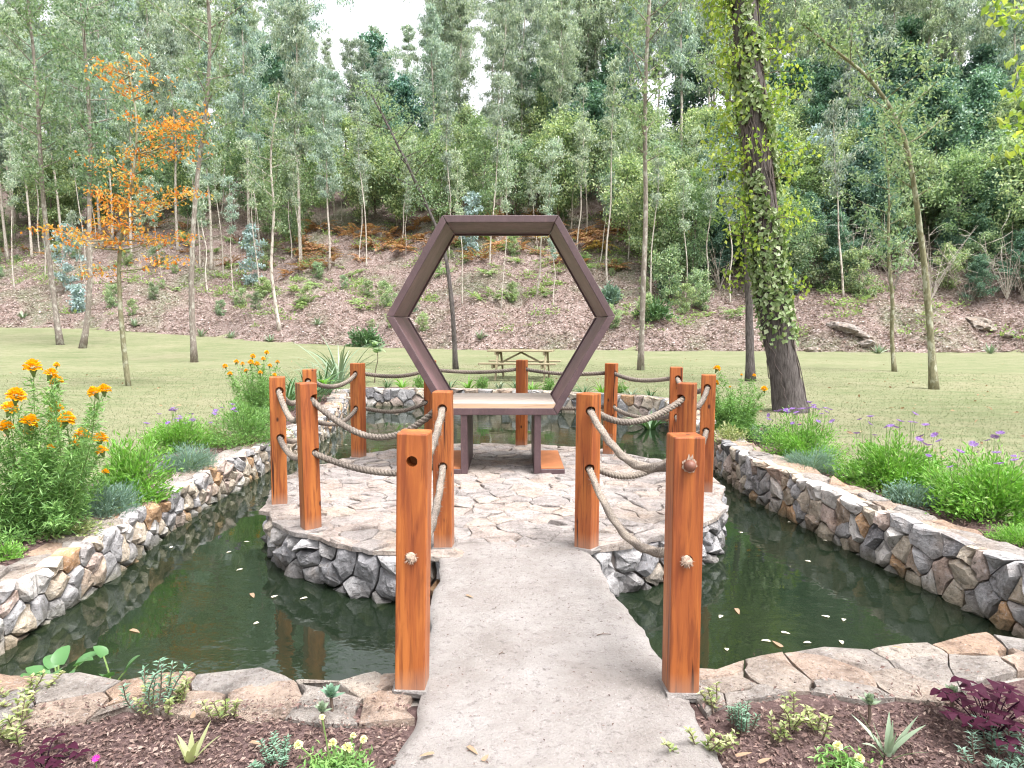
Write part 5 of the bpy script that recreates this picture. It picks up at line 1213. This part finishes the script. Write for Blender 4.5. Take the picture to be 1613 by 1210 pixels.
broad('water_hyacinth', 'broad glossy green water plant at left pond edge corner', Vector((-1.93, 2.74, WZ + .16)), 8, .10, .07, 'lily', 731, (.3, 1.0), .115)
broad('water_hyacinth', 'single broad leaved water plant nearer the path, left pond edge', Vector((-1.70, 2.74, WZ + .18)), 3, .09, .06, 'lily', 732, (.4, 1.1), .11)
def oxalis(label, loc, n, seed, hh=.21, R=.17, lf=.046):
    rng = RS(seed); t = thing('purple_oxalis', label, 'plant', tuple(loc)); sg = Geo()
    for k in range(n):
        a = k * 2.4; r = math.sqrt((k + .5) / n) * R; e = np.array([math.cos(a) * r, math.sin(a) * r, hh * rng.uniform(.55, 1.05) * (1 - .4 * r / R)]); sg.add(*tube(spline([(e[0] * .15, e[1] * .15, 0), e * [.5, .5, .7], e], 6), .0022, 4, False)); a0 = rng.uniform(0, 6.28)
        for j in range(3):                             # three triangular leaflets
            az = a0 + j * 2 * PI / 3; d = np.array([math.cos(az), math.sin(az), -.25 + rng.normal() * .15]); s = np.array([-math.sin(az), math.cos(az), rng.normal() * .15]); L = lf * rng.uniform(.8, 1.2)
            Geo().add([e, e + d * L * .75 + s * L * .62, e + d * L * .80 + [0, 0, .006], e + d * L * .75 - s * L * .62], np.array([[0, 2, 1], [0, 3, 2]])).obj('leaf', LF['purple'], t)
    sg.obj('stalks', LF['purple'], t)
oxalis('dark purple three leaved oxalis clump at bottom right', G(1560, 1165, FZ), 30, 741)
oxalis('low dark purple leaved plant in the bottom left corner', G(70, 1208, FZ), 9, 742, .07, .10, .035)
def magenta():
    loc = G(152, 1212, FZ); t = thing('magenta_flower', 'tiny magenta flower in the bottom left mulch', 'flower', tuple(loc)); g = Geo(); g.add(*tube([(0, 0, 0), (0, 0, .02), (.002, 0, .035)], .002, 5)); g.obj('stem', LF['stem'], t); put_flower('magenta', loc + Vector((0, 0, .035)), .014, t, RS(1))
magenta()
# ---- front right bed
stalks('spiky_succulent', 'small blue green cylindrical spiky succulent right of path', G(1168, 1150, FZ), 22, .085, .020, .005, 'succ', 751, .035, 24, .25)
stalks('variegated_trailer', 'variegated trailing stems creeping onto the right path edge', G(1100, 1180, FZ), 7, .09, .026, .012, 'varieg', 752, .09, 16, 1.0)
stalks('variegated_trailer', 'thin variegated sprig behind the spiky succulent', G(1125, 1125, FZ), 4, .09, .024, .012, 'varieg', 753, .04, 14, .7)
stalks('variegated_trailer', 'leaning variegated stems in middle of right front bed', G(1245, 1155, FZ), 6, .13, .026, .013, 'varieg', 754, .06, 18, .9)
stalks('variegated_trailer', 'short variegated seedling with reddish foot, right front bed', G(1217, 1172, FZ), 3, .09, .026, .014, 'varieg', 755, .02, 12, .3)
stalks('variegated_trailer', 'pair of variegated stems left of the striped aloe', G(1285, 1160, FZ), 4, .12, .026, .013, 'varieg', 756, .04, 16, .5)
strap('striped_aloe', 'pale striped aloe with upright pointed leaves, right front bed', G(1398, 1190, FZ), 11, .18, .020, 'aloe', 757, (.8, 1.5), (-.2, .9), parts=True, spread=.025)
rosette('small grey rosette in the mulch behind the striped aloe', G(1368, 1140, FZ), 758, .04, 'aloe')
rosette('pale green rosette under the purple oxalis', G(1498, 1130, FZ), 759, .05, 'aloe')
cream('cream pompon flowers in the right front bed beside aloe', G(1335, 1215, FZ), [(1320, 1176, .018), (1353, 1196, .020), (1300, 1208, .015)], 760, 2.07)
stalks('grey_cushion', 'grey green needle leaved cushion in the bottom right corner', G(1590, 1210, FZ), 30, .09, .026, .006, 'blue', 761, .13, 24, .5)
# ---- dry leaves, twigs, floating bits
def leaf_bit(name, label, p, L, W, mat, rng, cat='leaf', group=None):
    az = rng.uniform(0, 2 * PI); V_, F_ = blade((-L / 2 * math.cos(az), -L / 2 * math.sin(az), 0), az, L, W, rng.uniform(.02, .15), rng.uniform(.1, .3), 5, .12, 2.4); V_[:, 2] += .002
    o = Geo().add(V_, F_).obj(name, LF[mat], smooth=True); o.location = p; tag(o, label, cat, group); return o
rngb = RS(801)
for x, y, z, lab in ((305, 1126, FZ + .02, 'pinkish dry leaf on the mulch beside upright succulent'), (405, 1172, FZ + .02, 'pale dry leaf on the mulch left of cream flowers'), (1172, 1190, FZ + .02, 'pinkish dry leaf under the spiky succulent'), (1205, 1198, FZ + .02, 'curled tan dry leaf below the variegated seedling'), (745, 1183, .006, 'small brown leaf on the path near the camera'), (765, 1194, .006, 'darker brown leaf crumb on the path beside another'), (672, 1190, .006, 'reddish leaf scrap at the left edge of the path'), (1412, 1020, .012, 'pale dry leaf on the right edging stones'), (740, 940, .006, 'small dark leaf in middle of the path')):
    leaf_bit('dry_leaf', lab, G(x, y, z), rngb.uniform(.035, .06), .018, 'dry', rngb)
def twig(label, p, L, az):
    g = Geo(); q = spline([(0, 0, .004), (L * .4 * math.cos(az), L * .4 * math.sin(az) + .006, .007), (L * math.cos(az), L * math.sin(az), .004)], 8); g.add(*tube(q, np.linspace(.0028, .0016, 8), 5)); g.add(*tube([q[3], q[3] + [.008, .012, .003]], [.0016, .001], 4)); o = g.obj('twig', LF['stemd']); o.location = p; tag(o, label, 'twig')
twig('short dark twig lying on right side of path', G(940, 1002, .0), .065, .15); twig('tiny dark twig lying in the middle of path', G(786, 1032, .0), .025, .3)
for i, (x, y) in enumerate(((270, 862), (389, 854), (377, 898), (433, 940), (478, 943), (403, 982), (1300, 971), (1329, 977), (1271, 1013), (1326, 1013), (1238, 997), (1145, 1024), (1135, 972), (1206, 1010), (1300, 852), (1243, 823), (1167, 839), (1272, 884), (517, 697), (532, 703), (546, 701), (360, 870), (430, 800), (640, 668), (700, 690))):
    leaf_bit('floating_petal', 'small whitish petal floating on the dark pond water', G(x, y, WZ + .004), rngb.uniform(.028, .055), .026, 'pad', rngb, 'petal', 'petals floating on the pond')
for x, y, lab in ((213, 994, 'brown dry leaf floating on left side of pond'), (398, 938, 'orange brown leaf floating near the island, left'), (1162, 963, 'tan leaf floating near the right front post'), (1224, 1015, 'cluster forming dead leaf floating among petals on right pond')):
    leaf_bit('floating_leaf', lab, G(x, y, WZ + .004), .075, .03, 'dry', rngb)
def path_debris():
    rng = RS(811); n = 240; y = 1.75 + rng.uniform(0, 1, n) ** 1.6 * 2.4; x = rng.uniform(-.36, .62, n) * np.interp(y, [2, 4.2], [1.0, .72]); L = rng.uniform(.006, .017, n); D = unit(np.c_[rng.normal(size=(n, 2)), np.zeros(n)])
    V_, F_ = leaves(np.c_[x, y, np.full(n, .006)], D, np.tile([0, 0, 1.0], (n, 1)) + rng.normal(size=(n, 3)) * .2, L, L * .4, .3)
    tag(Geo().add(V_, F_).obj('debris', M['chips']), 'bark crumbs scattered on the concrete path', kind='stuff')
path_debris()
# ---- agaves and rocks along the foot of the bank
for i, (x, y, dd) in enumerate(((212, 520, 44), (363, 526, 42), (425, 530, 41), (37, 511, 47), (316, 521, 42.5), (757, 536, 38.6), (1383, 559, 33.2), (1560, 558, 33.0), (1010, 520, 40), (500, 520, 42))):
    p = P(x, y, dd); strap('agave', 'spiky grey green agave at the foot of the bank', Vector((p.x, dd, gz(p.x, dd) - .02)), 26, .62, .10, 'aloe', 821 + i, (.3, 1.4), (-.2, .4), group='agaves at the foot of the bank', spread=.06)
for i, (x, dd) in enumerate(((575, 40), (1030, 38.6), (960, 42), (1050, 43))):
    xx = (x - 806) / FPX * dd; t = mound('bank_shrub', ['leafy dark shrub at foot of bank left of the hexagon', 'low bushy shrub at foot of bank right of the slim grey tree', 'blue green round shrub on slope right of the hexagon', 'blue green round shrub on slope beside another'][i], Vector((xx, dd, gz(xx, dd))), 1.1 if i < 2 else .75, 1.2 if i < 2 else 1.3, 900, .30, .10, 'strap' if i < 2 else 'blue', 841 + i, cat='shrub')
def rock(label, loc, s, seed):
    bm = bmesh.new(); bmesh.ops.create_icosphere(bm, subdivisions=3, radius=1)
    for v in bm.verts:
        n_ = noise.noise(v.co * 1.3 + Vector((seed, 0, 0))) * .5 + noise.noise(v.co * 3.1 + Vector((0, seed, 0))) * .22; v.co *= 1 + n_; v.co = Vector((v.co.x * s[0], v.co.y * s[1], v.co.z * s[2]))
        v.co.z = round(v.co.z / (s[2] * .28)) * s[2] * .28 * .5 + v.co.z * .5
    me = bpy.data.meshes.new('rock'); bm.to_mesh(me); bm.free(); me.shade_flat(); o = link('rock', me, M['rockm']); o.location = loc; o.rotation_euler = (.1, -.25, seed); tag(o, label, 'rock')
M['rockm'] = stone_mat('pale slope rock', [(0.0, 0.2025, 0.1688, 0.1425), (0.5, 0.225, 0.195, 0.1762)], dirt=(.11, .085, .07), bump=.8, fine=6)
for lab, x, y, dd, s, sd_ in (('pale layered rock ledge in the bank at far right', 1545, 535, 36.5, (.95, .6, .30), 1.3), ('pale broken rock low in bank right of the ivy covered tree', 1335, 540, 36, (1.1, .5, .34), 2.1), ('small pale stone in bank below the broken rock', 1365, 552, 35.2, (.5, .4, .22), 4.4), ('pale rock at bank foot just behind the ivy covered tree', 1282, 552, 35.2, (.6, .4, .24), 3.7), ('small rounded stone by the right rock ledge', 1585, 548, 35.4, (.4, .3, .2), 5.2)):
    p = P(x, y, dd); rock(lab, Vector((p.x, dd, gz(p.x, dd) - .03)), s, sd_)
# ---- tangles of bare twigs at the shaded wood edge
def bare_bush(label, x, dd, h, seed):
    rng = RS(seed); xx = (x - 806) / FPX * dd; t = thing('bare_bush', label, 'bush', (xx, dd, gz(xx, dd) - .05)); g = Geo()
    for k in range(15):
        a = rng.uniform(0, 2 * PI); L = h * rng.uniform(.5, 1.1); e = np.array([math.cos(a) * L * .55, math.sin(a) * L * .3, L]); m = e * [.35, .35, .55] + rng.normal(size=3) * .15; q = spline([(0, 0, 0), m, e], 9); g.add(*tube(q, np.linspace(.028, .008, 9), 4, False))
        for _ in range(4):
            b = q[rng.randint(3, 9)]; f = b + rng.normal(size=3) * [.6, .4, .5] * h * .3; g.add(*tube([b, (b + f) / 2 + rng.normal(size=3) * .05, f], [.012, .009, .005], 3, False))
    g.obj('twigs', M['bark_pale'] if seed % 2 else M['bark_grey'], t)
for i, (x, dd, h) in enumerate(((1130, 44, 3.0), (1262, 42, 3.4), (1340, 41, 3.8), (1400, 40, 3.2), (1460, 39, 4.0), (1520, 38.5, 3.4), (1580, 38, 3.8), (1610, 37.5, 3.0))):
    bare_bush(['tangle of bare pale twigs on slope left of the ivy covered tree', 'bare twiggy bush at wood edge just right of the ivy tree', 'tall bare twiggy bush above the pale broken rock', 'bare twiggy bush behind the very thin wavy tree', 'largest bare twiggy bush, behind the lichen spotted tree', 'bare twiggy bush between lichen spotted tree and rock ledge', 'bare twiggy bush above the far right rock ledge', 'bare twiggy bush cut by the right frame edge'][i], x, dd, h, 861 + i)
